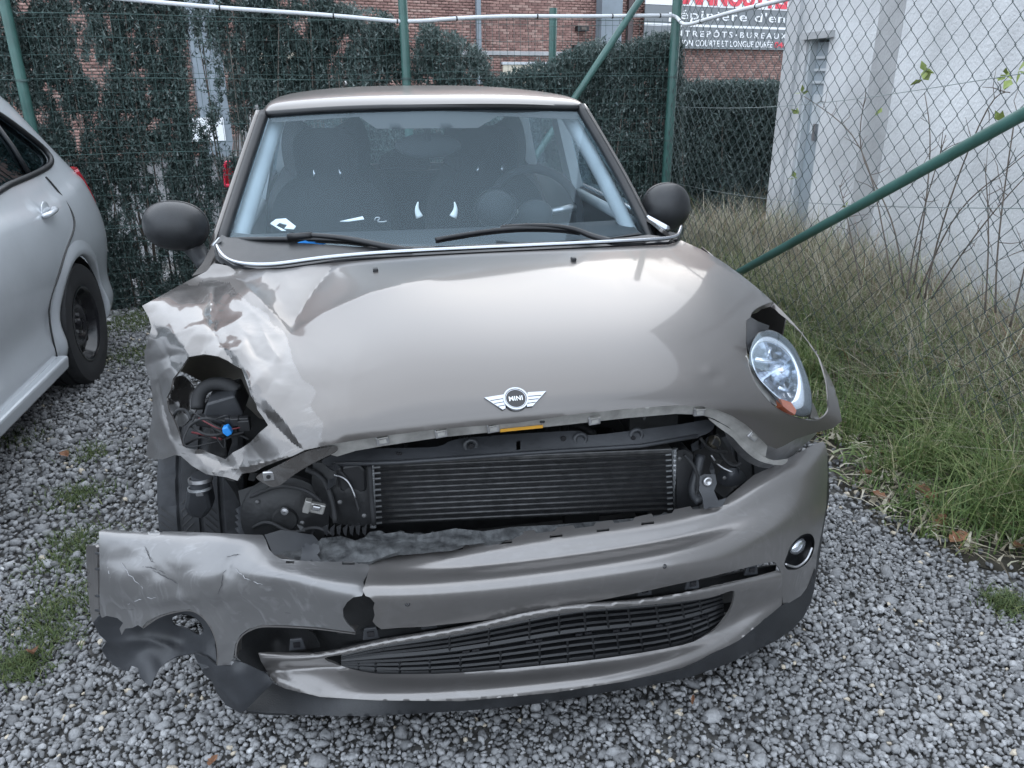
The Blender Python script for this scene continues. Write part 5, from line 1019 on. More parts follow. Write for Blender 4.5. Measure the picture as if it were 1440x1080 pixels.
# ---- main bumper skin
BR = [[(120, 742, .25), (140, 745, .20), (260, 749, .155), (372, 753, .13), (520, 780, .11), (740, 752, .10), (960, 718, .12), (1060, 674, .17), (1120, 640, .23), (1158, 622, .30), (1180, 620, .40)],
      [(118, 752, .23), (138, 752, .175), (260, 757, .12), (374, 764, .09), (520, 795, .07), (740, 772, .065), (960, 738, .085), (1065, 690, .13), (1125, 655, .19), (1161, 640, .275), (1180, 640, .39)],
      [(118, 775, .22), (138, 775, .16), (260, 785, .09), (380, 790, .05), (520, 808, .042), (740, 790, .05), (960, 756, .068), (1070, 715, .11), (1130, 680, .17), (1163, 672, .265), (1180, 672, .38)],
      [(118, 800, .21), (138, 800, .15), (260, 810, .075), (390, 812, .02), (520, 820, .008), (740, 804, .006), (960, 771, .025), (1075, 745, .075), (1133, 715, .15), (1162, 705, .255), (1178, 705, .37)],
      [(118, 830, .21), (138, 830, .15), (260, 835, .075), (395, 835, .02), (520, 838, -.012), (740, 826, -.02), (960, 794, -.002), (1075, 776, .065), (1135, 750, .145), (1159, 745, .25), (1173, 745, .36)],
      [(118, 855, .215), (138, 855, .155), (260, 855, .085), (400, 860, .03), (520, 858, -.006), (740, 850, -.012), (960, 816, .006), (1080, 797, .07), (1135, 785, .15), (1154, 785, .25), (1166, 785, .36)],
      [(118, 900, .22), (138, 900, .17), (260, 900, .09), (400, 900, .04), (520, 895, .012), (740, 880, .008), (960, 840, .03), (1080, 820, .08), (1130, 815, .16), (1149, 815, .26), (1160, 815, .37)],
      [(118, 950, .24), (138, 950, .19), (260, 950, .1), (400, 940, .05), (520, 925, .03), (740, 905, .03), (960, 865, .05), (1080, 850, .10), (1126, 850, .17), (1142, 850, .28), (1152, 850, .38)]]
BS = Surf([[K(*q) for q in r] for r in BR])
def bump_fn(px):
    px = np.asarray(px, float); P = BS.at(px); u, v = px[:, 0], px[:, 1]; m = 1-sstep(u, 330, 520); e1, _ = vor(px/np.array([60, 45]), 5)
    d = m*((e1-.45)*.012+(vnoise(px/30., 6)-.5)*.006)+crease(px, [(310, 860), (312, 830), (322, 790), (335, 780)], .010, 7)+crease(px, [(210, 850), (240, 842), (275, 842), (300, 865)], -.012, 6)+crease(px, [(200, 760), (215, 800), (260, 830)], .005, 16)
    d += crease(px, [(518, 800), (512, 820), (514, 838)], .010, 8)+.003*np.exp(-(((u-780)/9)**2+((v-842)/5)**2))
    return along(P, px, d)
FOG = smooth_poly([(1103, 793), (1107, 780), (1113, 766), (1125, 754), (1138, 750), (1145, 758), (1144, 774), (1136, 790), (1122, 800), (1108, 801)], 3)
RT = [(519, 798), (521, 783), (534, 775)]
x_ = 534
while x_ < 975:      # notched fixing edge along the top
    yb = np.interp(x_, [534, 640, 760, 880, 985], [774, 764, 749, 734, 714]); RT += [(x_, yb), (x_+26, np.interp(x_+26, [534, 640, 760, 880, 985], [774, 764, 749, 734, 714])), (x_+29, np.interp(x_+26, [534, 640, 760, 880, 985], [774, 764, 749, 734, 714])-5), (x_+52, np.interp(x_+52, [534, 640, 760, 880, 985], [774, 764, 749, 734, 714])-5)]; x_ += 55
RT += [(985, 714), (1000, 713), (1010, 705), (1022, 700), (1034, 690), (1046, 680), (1060, 668), (1082, 658), (1104, 647), (1128, 634), (1148, 623), (1158, 621), (1163, 632), (1164, 665), (1162, 710), (1156, 745), (1150, 775), (1147, 800), (1140, 820), (1126, 838), (1101, 853), (1099, 825), (1098, 803), (1090, 791), (1086, 790), (1070, 793), (1000, 811), (900, 833), (800, 853), (700, 870), (600, 881), (560, 883), (536, 885), (529, 880), (524, 874), (527, 866), (525, 855), (527, 848), (520, 840), (514, 838), (510, 830), (514, 818), (517, 807)]
slots = [[(u-9, v-2.5+.0), (u+9, v-4.5), (u+9, v-.5), (u-9, v+1.5)] for u, v in ((571, 780), (642, 773), (711, 764), (782, 755), (848, 747), (911, 737))]
bp = sheet('bumper', RT, [FOG]+slots, 6, bump_fn, M_['bumper'], car, .004)
for u, v in ((573, 849), (934, 796)): MB().lathe([(.0055, -.001), (.0045, .001), (.002, .0015), (.0018, -.002)], bump_fn([(u, v)])[0], unit(CAM-bump_fn([(u, v)])[0]), 12).build('screw_hole', M_['blackg'], bp, smooth=True)
LT = [(139, 747), (145, 744), (200, 745), (290, 749), (360, 752), (369, 752), (374, 760), (378, 772), (386, 781), (396, 786), (430, 789), (470, 790), (500, 789), (519, 788), (519, 799), (516, 809), (511, 818), (513, 830), (509, 838), (497, 840), (488, 847), (482, 857), (483, 868), (489, 878), (497, 885), (500, 889), (490, 888), (447, 882), (400, 879), (367, 879), (350, 884), (338, 893), (331, 906), (328, 926), (322, 935), (305, 936), (307, 920), (305, 902), (297, 881), (284, 865), (267, 857), (243, 860), (222, 866), (206, 874), (200, 883), (194, 879), (186, 883), (176, 884), (171, 893), (168, 884), (173, 876), (165, 869), (150, 866), (143, 869), (140, 860), (140, 800)]
bl = sheet('torn_bumper_half', LT, [[(402, 788.5), (414, 789), (414, 792.5), (402, 792)], [(481, 790), (499, 790), (499, 794), (481, 794)]], 5, bump_fn, M_['bumper_bad'], car, .004)
# rolled lip of the left arch opening and of the lower opening
for pts, w in (([(200, 883), (222, 868), (243, 861), (267, 858), (284, 866), (297, 882), (305, 903), (307, 922), (306, 935)], .03), ([(330, 925), (332, 906), (339, 894), (351, 886), (368, 881), (400, 881), (447, 884), (500, 891)], .02)):
    P = bump_fn(smooth_poly(pts, 4, False)); q = P+np.array([.006, w*1.6, -.004]); solid(MB().grid(np.stack([P, (P+q)/2+np.array([0, 0, .003]), q])).build('rolled_lip', M_['bumper'], bl, smooth=True), .003)
flb = tps([(380, 786, .11), (520, 800, .08), (420, 792, .09), (470, 797, .085)])
sheet('fixing_flange', [(384, 780), (402, 781), (430, 782), (470, 784), (519, 786), (520, 796), (470, 796), (420, 794), (396, 790)], [[(401, 787), (413, 788), (413, 791), (401, 791)], [(481, 789), (499, 789), (499, 793), (481, 793)]], 4, flb, M_['bumper'], bl, .003)
tb = sheet('fixing_tab', [(418, 794), (423, 785), (425, 770), (430, 763), (436, 767), (442, 764), (449, 767), (450, 776), (446, 780), (456, 794), (447, 795), (438, 788), (430, 795)], [], 3, tps([(420, 794, .085), (450, 794, .085), (435, 765, .12), (450, 770, .11), (425, 778, .1)]), M_['liner'], car, .006)
tabR = sheet('fixing_bracket', [(984, 670), (990, 667), (1006, 667), (1008, 680), (1004, 690), (1010, 704), (1022, 700), (1016, 712), (990, 716), (988, 700), (983, 690)], [], 4, tps([(984, 670, .13), (1008, 668, .13), (990, 715, .1), (1018, 706, .1), (998, 690, .11)]), M_['liner'], car, .006)
MB().lathe([(.011, 0), (.011, .004), (.006, .005), (.005, .002), (.0001, .002)], tps([(984, 670, .124), (1008, 668, .124), (996, 690, .11), (990, 660, .13)])([(995, 677)])[0], (0, -1, .2), 20).build('bush', M_['steel'], tabR, smooth=True)
# fog lamp in the far corner
fc = bump_fn([(1123, 776)])[0]; fn_ = unit((.35, -.9, .12)); fg = part('fog_lamp', fc)
def fpt(u, v, h=0): return KP(u, v, fc+fn_*h, fn_)
mF = match(FOG, 48); MB().grid([[fpt(*p, h) for p in list(pl)+[pl[0]]] for pl, h in ((mF, -.004), (scl(mF, .9), -.02), (scl(mF, .80), -.035), (scl(mF, .0), -.04))]).build('recess', M_['black'], fg, smooth=True)
lq = [(u, v) for u, v in match(smooth_poly([(1110, 776), (1116, 764), (1126, 757), (1133, 762), (1130, 773), (1120, 780)], 3), 32)]
MB().grid([[fpt(*p, h) for p in list(pl)+[pl[0]]] for pl, h in ((np.array(lq), -.02), (scl(lq, .85), -.012), (scl(lq, .5), -.008), (scl(lq, .01), -.006))]).build('lens', M_['reflector'], fg, smooth=True)
MB().tube([fpt(*p, -.002) for p in smooth_poly([(1104, 793), (1120, 797), (1134, 787), (1142, 770)], 5, False)], .003, 8).build('trim_ring', M_['steel'], fg, smooth=True)

# ---- lower valance hanging off, with the grille behind
VR = [[(340, 918, .16), (363, 918, .11), (440, 919, .05), (533, 900, .018), (650, 880, .0), (780, 853, -.004), (900, 842, .008), (1000, 824, .04), (1060, 811, .075), (1098, 802, .10), (1120, 798, .13)],
      [(342, 926, .15), (365, 927, .10), (440, 926, .035), (535, 908, .003), (650, 888, -.014), (780, 861, -.018), (900, 849, -.006), (1000, 833, .028), (1060, 822, .065), (1100, 815, .09), (1122, 810, .12)],
      [(350, 938, .16), (372, 938, .12), (450, 935, .08), (540, 928, .045), (650, 916, .025), (780, 897, .02), (900, 884, .03), (1005, 864, .055), (1060, 842, .078), (1100, 830, .095), (1122, 824, .125)],
      [(360, 946, .16), (378, 946, .12), (460, 943, .075), (540, 948, .045), (650, 946, .032), (780, 934, .03), (900, 917, .037), (995, 893, .06), (1045, 866, .082), (1098, 842, .10), (1120, 836, .13)],
      [(366, 955, .15), (384, 955, .105), (460, 963, .045), (537, 968, .003), (650, 967, -.012), (780, 955, -.012), (900, 938, 0), (1000, 908, .04), (1048, 881, .072), (1097, 850, .098), (1118, 845, .13)],
      [(370, 966, .15), (390, 966, .10), (455, 981, .03), (533, 985, -.018), (650, 986, -.032), (780, 973, -.032), (900, 955, -.016), (1000, 922, .03), (1050, 894, .068), (1095, 858, .10), (1116, 853, .13)],
      [(374, 976, .16), (394, 976, .11), (458, 991, .04), (535, 995, -.008), (650, 996, -.022), (780, 983, -.022), (900, 965, -.006), (1000, 932, .04), (1052, 904, .078), (1095, 868, .11), (1116, 863, .14)]]
VR = [[(u, v-7, y+.03) for u, v, y in VR[0]]]+VR
VS = Surf([[K(*q) for q in r] for r in VR])
def val_fn(px): px = np.asarray(px, float); P = VS.at(px); return along(P, px, crease(px, [(380, 925), (400, 950), (450, 975)], .008, 12)+.003*(vnoise(px/40., 9)-.5))
GO = smooth_poly([(456, 926), (490, 919), (545, 907), (600, 898), (650, 891), (700, 880), (780, 864), (860, 855), (950, 847), (1000, 840), (1028, 831), (1033, 836), (1027, 858), (1010, 881), (993, 893), (960, 907), (870, 923), (780, 934), (650, 946), (560, 948), (520, 946), (485, 938)], 3)
va = sheet('lower_valance', [(363, 918), (375, 917), (440, 918), (480, 912), (533, 899), (590, 890), (650, 880), (710, 868), (780, 853), (840, 847), (900, 842), (960, 834), (1000, 824), (1060, 811), (1093, 802), (1099, 804), (1101, 820), (1099, 851), (1074, 872), (1040, 900), (1000, 922), (960, 943), (880, 958), (780, 974), (650, 986), (530, 985), (450, 980), (400, 968), (385, 958), (376, 945), (367, 930)], [GO], 4, val_fn, M_['bumper'], car, .005)
for u, v in ((418, 912), (522, 897), (604, 882), (908, 835), (975, 826), (1058, 806)):
    p = val_fn([(u, v+4)])[0]+np.array([0, .006, .010]); t_ = MB().prism([p+np.array(q) for q in ((-.018, 0, -.012), (.018, 0, -.012), (.013, 0, .018), (-.013, 0, .018))], (0, .006, 0)).build('tab', M_['liner'], va, bevel=.002); MB().box(p+np.array([0, -.001, .004]), (.014, .004, .012)).build('tab_slot', M_['blackg'], t_)
gr = part('lower_grille', K(750, 905, .08))
top_ = np.array([(480, 921), (545, 906), (650, 889), (780, 862), (860, 853), (950, 845), (1015, 833)], float); bot_ = np.array([(480, 940), (545, 949), (650, 948), (780, 936), (870, 925), (960, 908), (1020, 878)], float)
def gpt(s, t, dy=0):
    a = curve(top_, 101)[int(round(s*100))]; b = curve(bot_, 101)[int(round(s*100))]; q = a+(b-a)*t; return K(q[0], q[1], .052+.06*(abs(s-.42)*1.6)**2+dy)
for t_ in (.04, .16, .28, .40, .54, .66, .80, .93):
    A = np.array([gpt(s, t_) for s in np.linspace(0, 1, 26)]); h = .0036 if t_ not in (.40, .93, .04) else .0065
    G = np.stack([A+np.array([0, 0, h]), A+np.array([0, -.004, 0]), A+np.array([0, 0, -h]), A+np.array([0, .02, -h]), A+np.array([0, .02, h]), A+np.array([0, 0, h])]); MB().grid(G).build('slat', M_['black'], gr, auto=40)
for k in range(1, 15):
    s = k/15; MB().tube([gpt(s, .54, -.001), gpt(s, .98, -.001)], .003, 4).build('upright', M_['black'], gr)
    if k > 4: MB().tube([gpt(s-.02, .02, -.001), gpt(s-.02, .40, -.001)], .003, 4).build('upright', M_['black'], gr)
for k in range(6):
    s = .34+k*.11; p = gpt(min(s, .97), .47, -.003); MB().box(p, (.016, .004, .006)).box(p+np.array([.022, 0, .001]), (.016, .004, .006)).build('slot_cover', M_['blackg'], gr)
gb = [[gpt(s, t_, .045) for s in np.linspace(0, 1, 20)] for t_ in (-.3, .5, 1.2)]; MB().grid(gb).build('backing', M_['engine'], gr, smooth=True)
# chin spoiler
ch_fn = tps([(350, 998, .12), (400, 970, .13), (480, 1005, .0), (480, 982, .02), (613, 1001, -.02), (613, 986, -.025), (780, 987, -.02), (780, 974, -.026), (960, 968, .0), (960, 945, 0), (1060, 915, .065), (1050, 895, .07), (1113, 884, .13), (1100, 855, .11), (1137, 850, .19), (1143, 815, .2), (340, 960, .2)])
sheet('chin_spoiler', smooth_poly([(372, 958), (400, 968), (450, 979), (530, 984), (650, 985), (780, 973), (880, 957), (960, 942), (1000, 921), (1040, 899), (1074, 871), (1100, 851), (1126, 837), (1140, 819), (1146, 800), (1147, 812), (1140, 848), (1116, 884), (1062, 916), (974, 951), (862, 972), (780, 986), (700, 996), (613, 1002), (540, 1006), (480, 1007), (410, 1004), (345, 999), (350, 985)], 2), [], 6, ch_fn, M_['chin'], car, .012)
sheet('arch_edge_trim', [(1158, 650), (1165, 640), (1166, 700), (1158, 745), (1150, 800), (1144, 830), (1146, 795), (1153, 745), (1160, 700)], [], 6, tps([(1160, 650, .30), (1166, 700, .32), (1150, 800, .29), (1144, 830, .25), (1153, 745, .28)]), M_['chin'], car, .02)

# ---- torn black arch liner hanging at the near corner
li_fn = tps([(132, 872, .20), (150, 930, .22), (197, 950, .18), (215, 960, .16), (250, 905, .22), (250, 923, .19), (280, 930, .15), (240, 875, .22), (160, 875, .20), (300, 920, .14)])
li = lambda px: along(li_fn(px), px, .02*(vnoise(px/26., 12)-.5)+crease(px, [(150, 905), (210, 900), (270, 920)], -.012, 12))
sheet('torn_arch_liner', [(131, 876), (140, 866), (150, 866), (166, 870), (190, 872), (215, 868), (245, 858), (270, 858), (290, 872), (302, 900), (305, 935), (284, 942), (276, 928), (272, 919), (250, 922), (236, 930), (226, 938), (217, 953), (212, 966), (204, 960), (197, 953), (194, 939), (184, 936), (180, 944), (170, 942), (160, 936), (152, 929), (143, 914), (150, 902), (140, 893)], [smooth_poly([(243, 868), (262, 864), (278, 872), (286, 884), (280, 893), (262, 884), (246, 880)], 3)], 4, li, M_['liner'], car, .004)
fl2 = tps([(283, 942, .15), (303, 973, .14), (340, 1002, .09), (383, 963, .09), (375, 945, .10), (305, 935, .12), (330, 950, .08)])
sheet('torn_liner_flap', [(273, 919), (290, 925), (304, 936), (325, 936), (332, 928), (350, 935), (376, 948), (384, 960), (372, 972), (358, 986), (344, 1000), (338, 1003), (318, 992), (305, 975), (298, 958), (286, 948)], [], 4, lambda px: along(fl2(px), px, crease(px, [(302, 940), (310, 970), (340, 1000)], -.02, 9)+crease(px, [(345, 1000), (384, 962)], .012, 7)), M_['liner'], car, .004)
sheet('liner_edge', [(340, 880), (372, 876), (420, 880), (440, 890), (450, 910), (400, 918), (364, 920), (372, 940), (376, 950), (350, 938), (334, 925), (338, 900)], [], 5, tps([(340, 885, .16), (440, 885, .12), (364, 930, .15), (450, 910, .1), (390, 900, .2)]), M_['engine'], car, .004)
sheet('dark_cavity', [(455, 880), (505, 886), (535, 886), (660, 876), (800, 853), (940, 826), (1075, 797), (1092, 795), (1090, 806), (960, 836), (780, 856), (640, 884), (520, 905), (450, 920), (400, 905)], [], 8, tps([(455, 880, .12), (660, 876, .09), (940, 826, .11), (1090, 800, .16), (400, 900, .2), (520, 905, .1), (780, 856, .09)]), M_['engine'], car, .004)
sheet('corner_trim', smooth_poly([(121, 772), (128, 768), (136, 770), (137, 800), (139, 870), (134, 878), (128, 868), (124, 830)], 3), [], 4, tps([(121, 772, .27), (136, 770, .22), (139, 870, .22), (126, 850, .27)]), M_['bumper'], car, .006)
for v in (778, 800, 838, 858): MB().tube([K(135, v, .215), K(141, v+1, .18)], .003, 6).build('trim_clip', M_['liner'], car)
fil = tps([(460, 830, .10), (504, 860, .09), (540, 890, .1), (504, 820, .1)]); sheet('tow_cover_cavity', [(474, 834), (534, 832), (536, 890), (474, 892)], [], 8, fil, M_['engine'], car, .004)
# ---- near front wheel
def tyre_mesh(r, w, n=120, rim=.195):
    mb = MB(); prof = []
    for x, rr in [(-.50, rim), (-.52, rim+.01), (-.56, (r+rim)/2), (-.54, r*.955), (-.48, r*.985)]: prof.append((x*w, rr, 0))
    for x, rr, k in [(-.42, r*.995, 1), (-.30, r, 1), (-.27, r*.972, 0), (-.24, r*.972, 0), (-.22, r, 0), (-.03, r, 0), (-.02, r*.972, 0), (.02, r*.972, 0), (.03, r, 0), (.22, r, 0), (.24, r*.972, 0), (.27, r*.972, 0), (.30, r, 1), (.42, r*.995, 1)]: prof.append((x*w, rr, k))
    for x, rr in [(.48, r*.985), (.54, r*.955), (.56, (r+rim)/2), (.52, rim+.01), (.50, rim)]: prof.append((x*w, rr, 0))
    G = []
    for x, rr, k in prof:
        G.append([(x, (rr-(.006 if k and j % 5 == 0 else 0))*math.cos(2*math.pi*j/n), (rr-(.006 if k and j % 5 == 0 else 0))*math.sin(2*math.pi*j/n)) for j in range(n+1)])
    return mb.grid(G)
def wheel(parent, c, r, w, out, mat_t, steer=0, rimr=.195, steel=False, name='wheel'):
    wl = part(name, c, parent); Rz = np.array(Matrix.Rotation(steer, 3, 'Z'))
    def put(mb, nm, m, par=wl, **k): mb.V = [tuple(np.array(v) @ Rz.T+np.array(c)) for v in mb.V]; return mb.build(nm, m, par, **k)
    put(tyre_mesh(r, w, rim=rimr), 'tyre', mat_t, auto=35)
    o = out; f = w*.5
    rim = put(MB().lathe([(rimr+.004, f*1.04), (rimr-.008, f*1.06), (rimr-.016, f*.9), (rimr-.03, f*.5), (rimr*.80, f*.42), (rimr*.72, f*.60), (rimr*.42, f*.72), (rimr*.34, f*.55), (rimr*.16, f*.55), (rimr*.15, f*.75), (.001, f*.78)], (0, 0, 0), (o, 0, 0), 48), 'rim', M_['blackg'] if steel else M_['steel'], smooth=True)
    for k in range(5 if not steel else 5):
        a = 2*math.pi*k/5; put(MB().lathe([(.009, f*.5), (.009, f*.66), (.0001, f*.68)], (0, rimr*.25*math.cos(a), rimr*.25*math.sin(a)), (o, 0, 0), 8), 'wheel_bolt', M_['steel'], rim)
    for k in range(10):
        a = 2*math.pi*(k+.5)/10; put(MB().lathe([(.017, f*.60), (.017, f*.665), (.0001, f*.67)], (0, rimr*.60*math.cos(a), rimr*.60*math.sin(a)), (o, 0, 0), 14), 'vent_hole', M_['tie'], rim)
    return wl
wheel(car, (-.738, .715, .30), .302, .190, -1, M_['tyred'], .03)
wheel(car, (.738, .70, .29), .29, .18, 1, M_['tyred']); wheel(car, (-.735, 3.15, .29), .29, .18, -1, M_['tyred']); wheel(car, (.735, 3.15, .29), .29, .18, 1, M_['tyred'])
# ---- wreckage behind the crumpled wing
sheet('inner_wing', smooth_poly([(228, 500), (262, 492), (300, 490), (336, 502), (356, 540), (370, 590), (345, 570), (322, 560), (300, 545), (290, 540), (262, 525), (250, 520)], 3), [], 6, tps([(228, 500, .62), (300, 490, .56), (356, 540, .5), (370, 590, .45), (310, 535, .66), (262, 525, .62)]), M_['bucket'], car, .004)
iw = tps([(236, 545, .58), (250, 530, .58), (280, 560, .52), (262, 600, .5), (240, 590, .56)])
sheet('inner_wing_stay', smooth_poly([(236, 548), (248, 530), (262, 532), (276, 552), (282, 565), (270, 585), (256, 600), (244, 592), (238, 570)], 3), [smooth_poly([(241, 545), (244, 541), (245, 546), (242, 549)], 2)], 4, lambda px: along(iw(px), px, .02*(vnoise(px/14., 3)-.5)), M_['crumple'], car, .003)
bk = MB()
mb = MB().prism([K(u, v, .40) for u, v in [(290, 568), (330, 556), (342, 582), (340, 590), (310, 594), (284, 590)]], (0, .12, 0)); mb.build('control_module', M_['liner'], car, bevel=.005)
MB().prism([K(u, v, .37) for u, v in [(272, 590), (340, 592), (345, 606), (305, 604), (275, 600)]], (0, .04, 0)).build('loom_tray', M_['black'], car, bevel=.004)
MB().tube(curve([K(*q) for q in [(278, 575, .44), (282, 552, .46), (300, 540, .47), (322, 542, .46), (335, 550, .45)]], 24), .016, 10).build('air_hose', M_['rubber'], car, smooth=True)
MB().prism([K(u, v, .36) for u, v in [(295, 602), (318, 602), (320, 645), (290, 645)]], (0, .08, 0)).build('ballast_box', M_['engine'], car, bevel=.006)
flat('blue_plug', [(312, 603), (320, 600), (327, 610), (320, 615), (313, 610)], lambda u, v: K(u, v, .315), M_['blue'], car, .02, .003)
for k in range(8):
    a = np.array([rng.uniform(262, 300), rng.uniform(575, 602), .37]); b = np.array([rng.uniform(300, 352), rng.uniform(585, 622), .34]); m_ = np.array([(a[0]+b[0])/2+rng.normal()*10, max(a[1], b[1])+rng.uniform(-12, 14), .33])
    MB().tube(curve([K(*a), K(*m_), K(*b)], 14), .0018 if k % 3 else .0035, 6).build('wire', M_['redw'] if k in (4,) else M_['rubber'], car, smooth=True)
MB().tube(curve([K(*q) for q in [(244, 588, .44), (250, 577, .42), (262, 578, .42), (268, 590, .4)]], 14), .004, 6).build('wire', M_['rubber'], car, smooth=True)
for k in range(6): 
    u = rng.uniform(320, 350); MB().box(K(u, rng.uniform(590, 612), .35), rng.uniform(.012, .03, 3)).build('connector', M_['black'], car, bevel=.002)
# washer filler and horn below the wing
wf = part('washer_filler', K(278, 690, .34))
mb = MB().prism([K(u, v, .33) for u, v in [(264, 678), (290, 676), (298, 715), (286, 732), (264, 728), (258, 715)]], (0, .06, 0)); mb.build('bottle', M_['liner'], wf, bevel=.01)
MB().tube([K(281, 690, .32), K(283, 668, .32)], .022, 20).build('neck', M_['liner'], wf, auto=40)
MB().lathe([(.024, -.004), (.027, -.004), (.027, .004), (.024, .004)], K(282, 674, .32), (0, .15, 1), 24).build('clamp_ring', M_['steel'], wf, auto=40)
MB().lathe([(.024, -.003), (.0265, -.003), (.0265, .003), (.024, .003)], K(281, 686, .32), (0, .15, 1), 24).build('clamp_ring', M_['alu'], wf, auto=40)
MB().box(K(281, 693, .30), (.016, .01, .014)).build('clamp_screw', M_['steel'], wf, bevel=.002)
hn = part('horn', K(402, 712, .25)); MB().lathe([(.10, .0), (.097, .012), (.07, .016), (.062, .022), (.03, .024), (.026, .03), (.001, .03)], K(402, 725, .26), (0, -1, .12), 40).build('disc', M_['engine'], hn, auto=40)
MB().lathe([(.009, .03), (.008, .036), (.001, .037)], K(402, 711, .255), (0, -1, .12), 12).build('nut', M_['steel'], hn, auto=40)
br_ = part('sensor_bracket', K(443, 712, .19)); Mz = np.array(Matrix.Rotation(.35, 3, 'Y')); MB().box(K(445, 714, .19), (.036, .012, .024), Mz).build('plate', M_['bare'], br_, bevel=.003); MB().box(K(445, 714, .182), (.018, .01, .012), Mz).build('button', M_['steel'], br_, bevel=.003); MB().box(K(432, 711, .185), (.014, .018, .030), Mz).build('clasp', M_['bare'], br_, bevel=.002)
sheet('chassis_leg', [(335, 690), (380, 676), (420, 672), (440, 690), (445, 740), (430, 775), (388, 778), (372, 752), (345, 750)], [], 6, tps([(335, 690, .34), (440, 690, .27), (388, 778, .22), (430, 775, .22), (380, 720, .30)]), M_['engine'], car, .01)
for k in range(4):
    v = 716+k*9; sheet('torn_liner_leaf', [(330, v), (345, v-8), (362, v-2), (370, v+8), (352, v+6), (338, v+10)], [], 4, tps([(330, v, .30), (350, v-8, .26), (370, v+8, .28), (338, v+10, .27)]), M_['liner'], car, .003)
sheet('wheel_house', [(228, 648), (262, 655), (330, 678), (345, 700), (345, 752), (300, 750), (262, 748), (252, 720), (250, 690)], [], 6, tps([(228, 648, .55), (330, 678, .45), (345, 750, .42), (262, 748, .5), (300, 700, .55)]), M_['engine'], car, .006)
sheet('lower_liner', [(372, 752), (395, 745), (440, 752), (452, 765), (430, 780), (384, 780)], [], 6, tps([(372, 752, .2), (440, 752, .18), (384, 780, .15), (452, 765, .16)]), M_['liner'], car, .006)
sheet('side_shroud', [(975, 632), (1010, 610), (1030, 640), (1045, 662), (1040, 682), (1018, 700), (1005, 690), (985, 690), (978, 665)], [], 6, tps([(975, 640, .28), (1010, 615, .33), (1045, 662, .3), (1018, 700, .22), (990, 670, .26)]), M_['engine'], car, .01)
MB().tube(curve([K(*q) for q in [(985, 640, .22), (980, 665, .2), (975, 690, .18), (985, 706, .15)]], 14), [.012]*14, 10).build('duct_edge', M_['liner'], car, smooth=True)
MB().ball(K(1003, 622, .26), .018, 14, 8).build('bush', M_['bucket'], car, smooth=True)
sheet('oval_cap', smooth_poly([(1010, 665), (1030, 658), (1045, 664), (1048, 676), (1030, 684), (1012, 680)], 3), [], 5, tps([(1010, 668, .24), (1046, 668, .23), (1030, 684, .21), (1030, 668, .2)]), M_['liner'], car, .02)

# ---- small wreckage in the open nose: looms, clips, screws, torn plastic
def loom(pts, r, m='rubber', n=18): MB().tube(curve([K(*q) for q in pts], n), r, 7).build('cable', M_[m], car, smooth=True)
loom([(350, 700, .26), (372, 690, .24), (398, 684, .23), (430, 690, .22), (452, 706, .2)], .0045)
loom([(356, 742, .24), (380, 735, .22), (410, 748, .2), (440, 742, .19), (470, 752, .17)], .004)
loom([(430, 660, .24), (452, 672, .23), (466, 700, .21), (472, 735, .19)], .006)
loom([(458, 650, .22), (480, 664, .2), (496, 690, .19), (505, 720, .18)], .003)
loom([(470, 668, .2), (488, 676, .19), (500, 700, .18)], .0022, 'steel')
loom([(962, 640, .2), (975, 655, .19), (982, 680, .17), (975, 705, .16)], .004)
loom([(1008, 625, .25), (1018, 645, .24), (1032, 655, .23), (1042, 650, .23)], .005)
loom([(1000, 640, .22), (1012, 655, .21), (1030, 664, .2)], .0025, 'steel')
loom([(985, 616, .2), (1000, 632, .22), (1022, 636, .25)], .004)
loom([(262, 625, .40), (285, 615, .38), (305, 622, .36), (330, 612, .35), (350, 618, .34)], .003)
loom([(270, 608, .40), (290, 612, .37), (312, 618, .35)], .0025, 'redw')
for u, v, y in ((362, 706, .26), (425, 735, .2), (478, 706, .19), (512, 725, .18), (1018, 672, .2), (955, 645, .2)):
    MB().lathe([(.005, 0), (.005, .003), (.003, .004), (.0028, .005), (.0001, .0055)], K(u, v, y-.012), (0, -1, .25), 10).build('screw', M_['tubes'], car, auto=40)
for k in range(16):
    u, v = (rng.uniform(345, 515), rng.uniform(655, 745)) if k < 10 else (rng.uniform(965, 1040), rng.uniform(620, 690)); y = .20 if k < 10 else .2
    a = rng.uniform(0, 6.3); L = rng.uniform(6, 16); W = rng.uniform(3, 7); pts = [(u+L*math.cos(a), v+L*math.sin(a)), (u-W*math.sin(a), v+W*math.cos(a)), (u-L*math.cos(a)*.6, v-L*math.sin(a)*.7), (u+W*math.sin(a)*.8, v-W*math.cos(a))]
    flat('plastic_shard', pts, lambda uu, vv: K(uu, vv, y+.05*math.sin(uu*.13)+.02*rng.random()), M_['liner'] if k % 3 else M_['engine'], car, .003)
for k in range(7):
    u = 455+k*9; flat('torn_edge', [(u, 742+rng.uniform(-3, 3)), (u+7, 738), (u+5, 752+rng.uniform(0, 5)), (u+1, 750)], lambda uu, vv: K(uu, vv, .15), M_['black'], car, .003)
MB().prism([K(u, v, .2) for u, v in [(470, 658), (505, 652), (515, 662), (516, 690), (498, 700), (478, 690)]], (0, .03, 0)).build('fan_shroud_box', M_['black'], car, bevel=.006)
MB().tube(curve([K(*q) for q in [(520, 655, .19), (522, 690, .185), (526, 738, .18)]], 8), .006, 6).build('seal_strip', M_['rubber'], car, smooth=True)
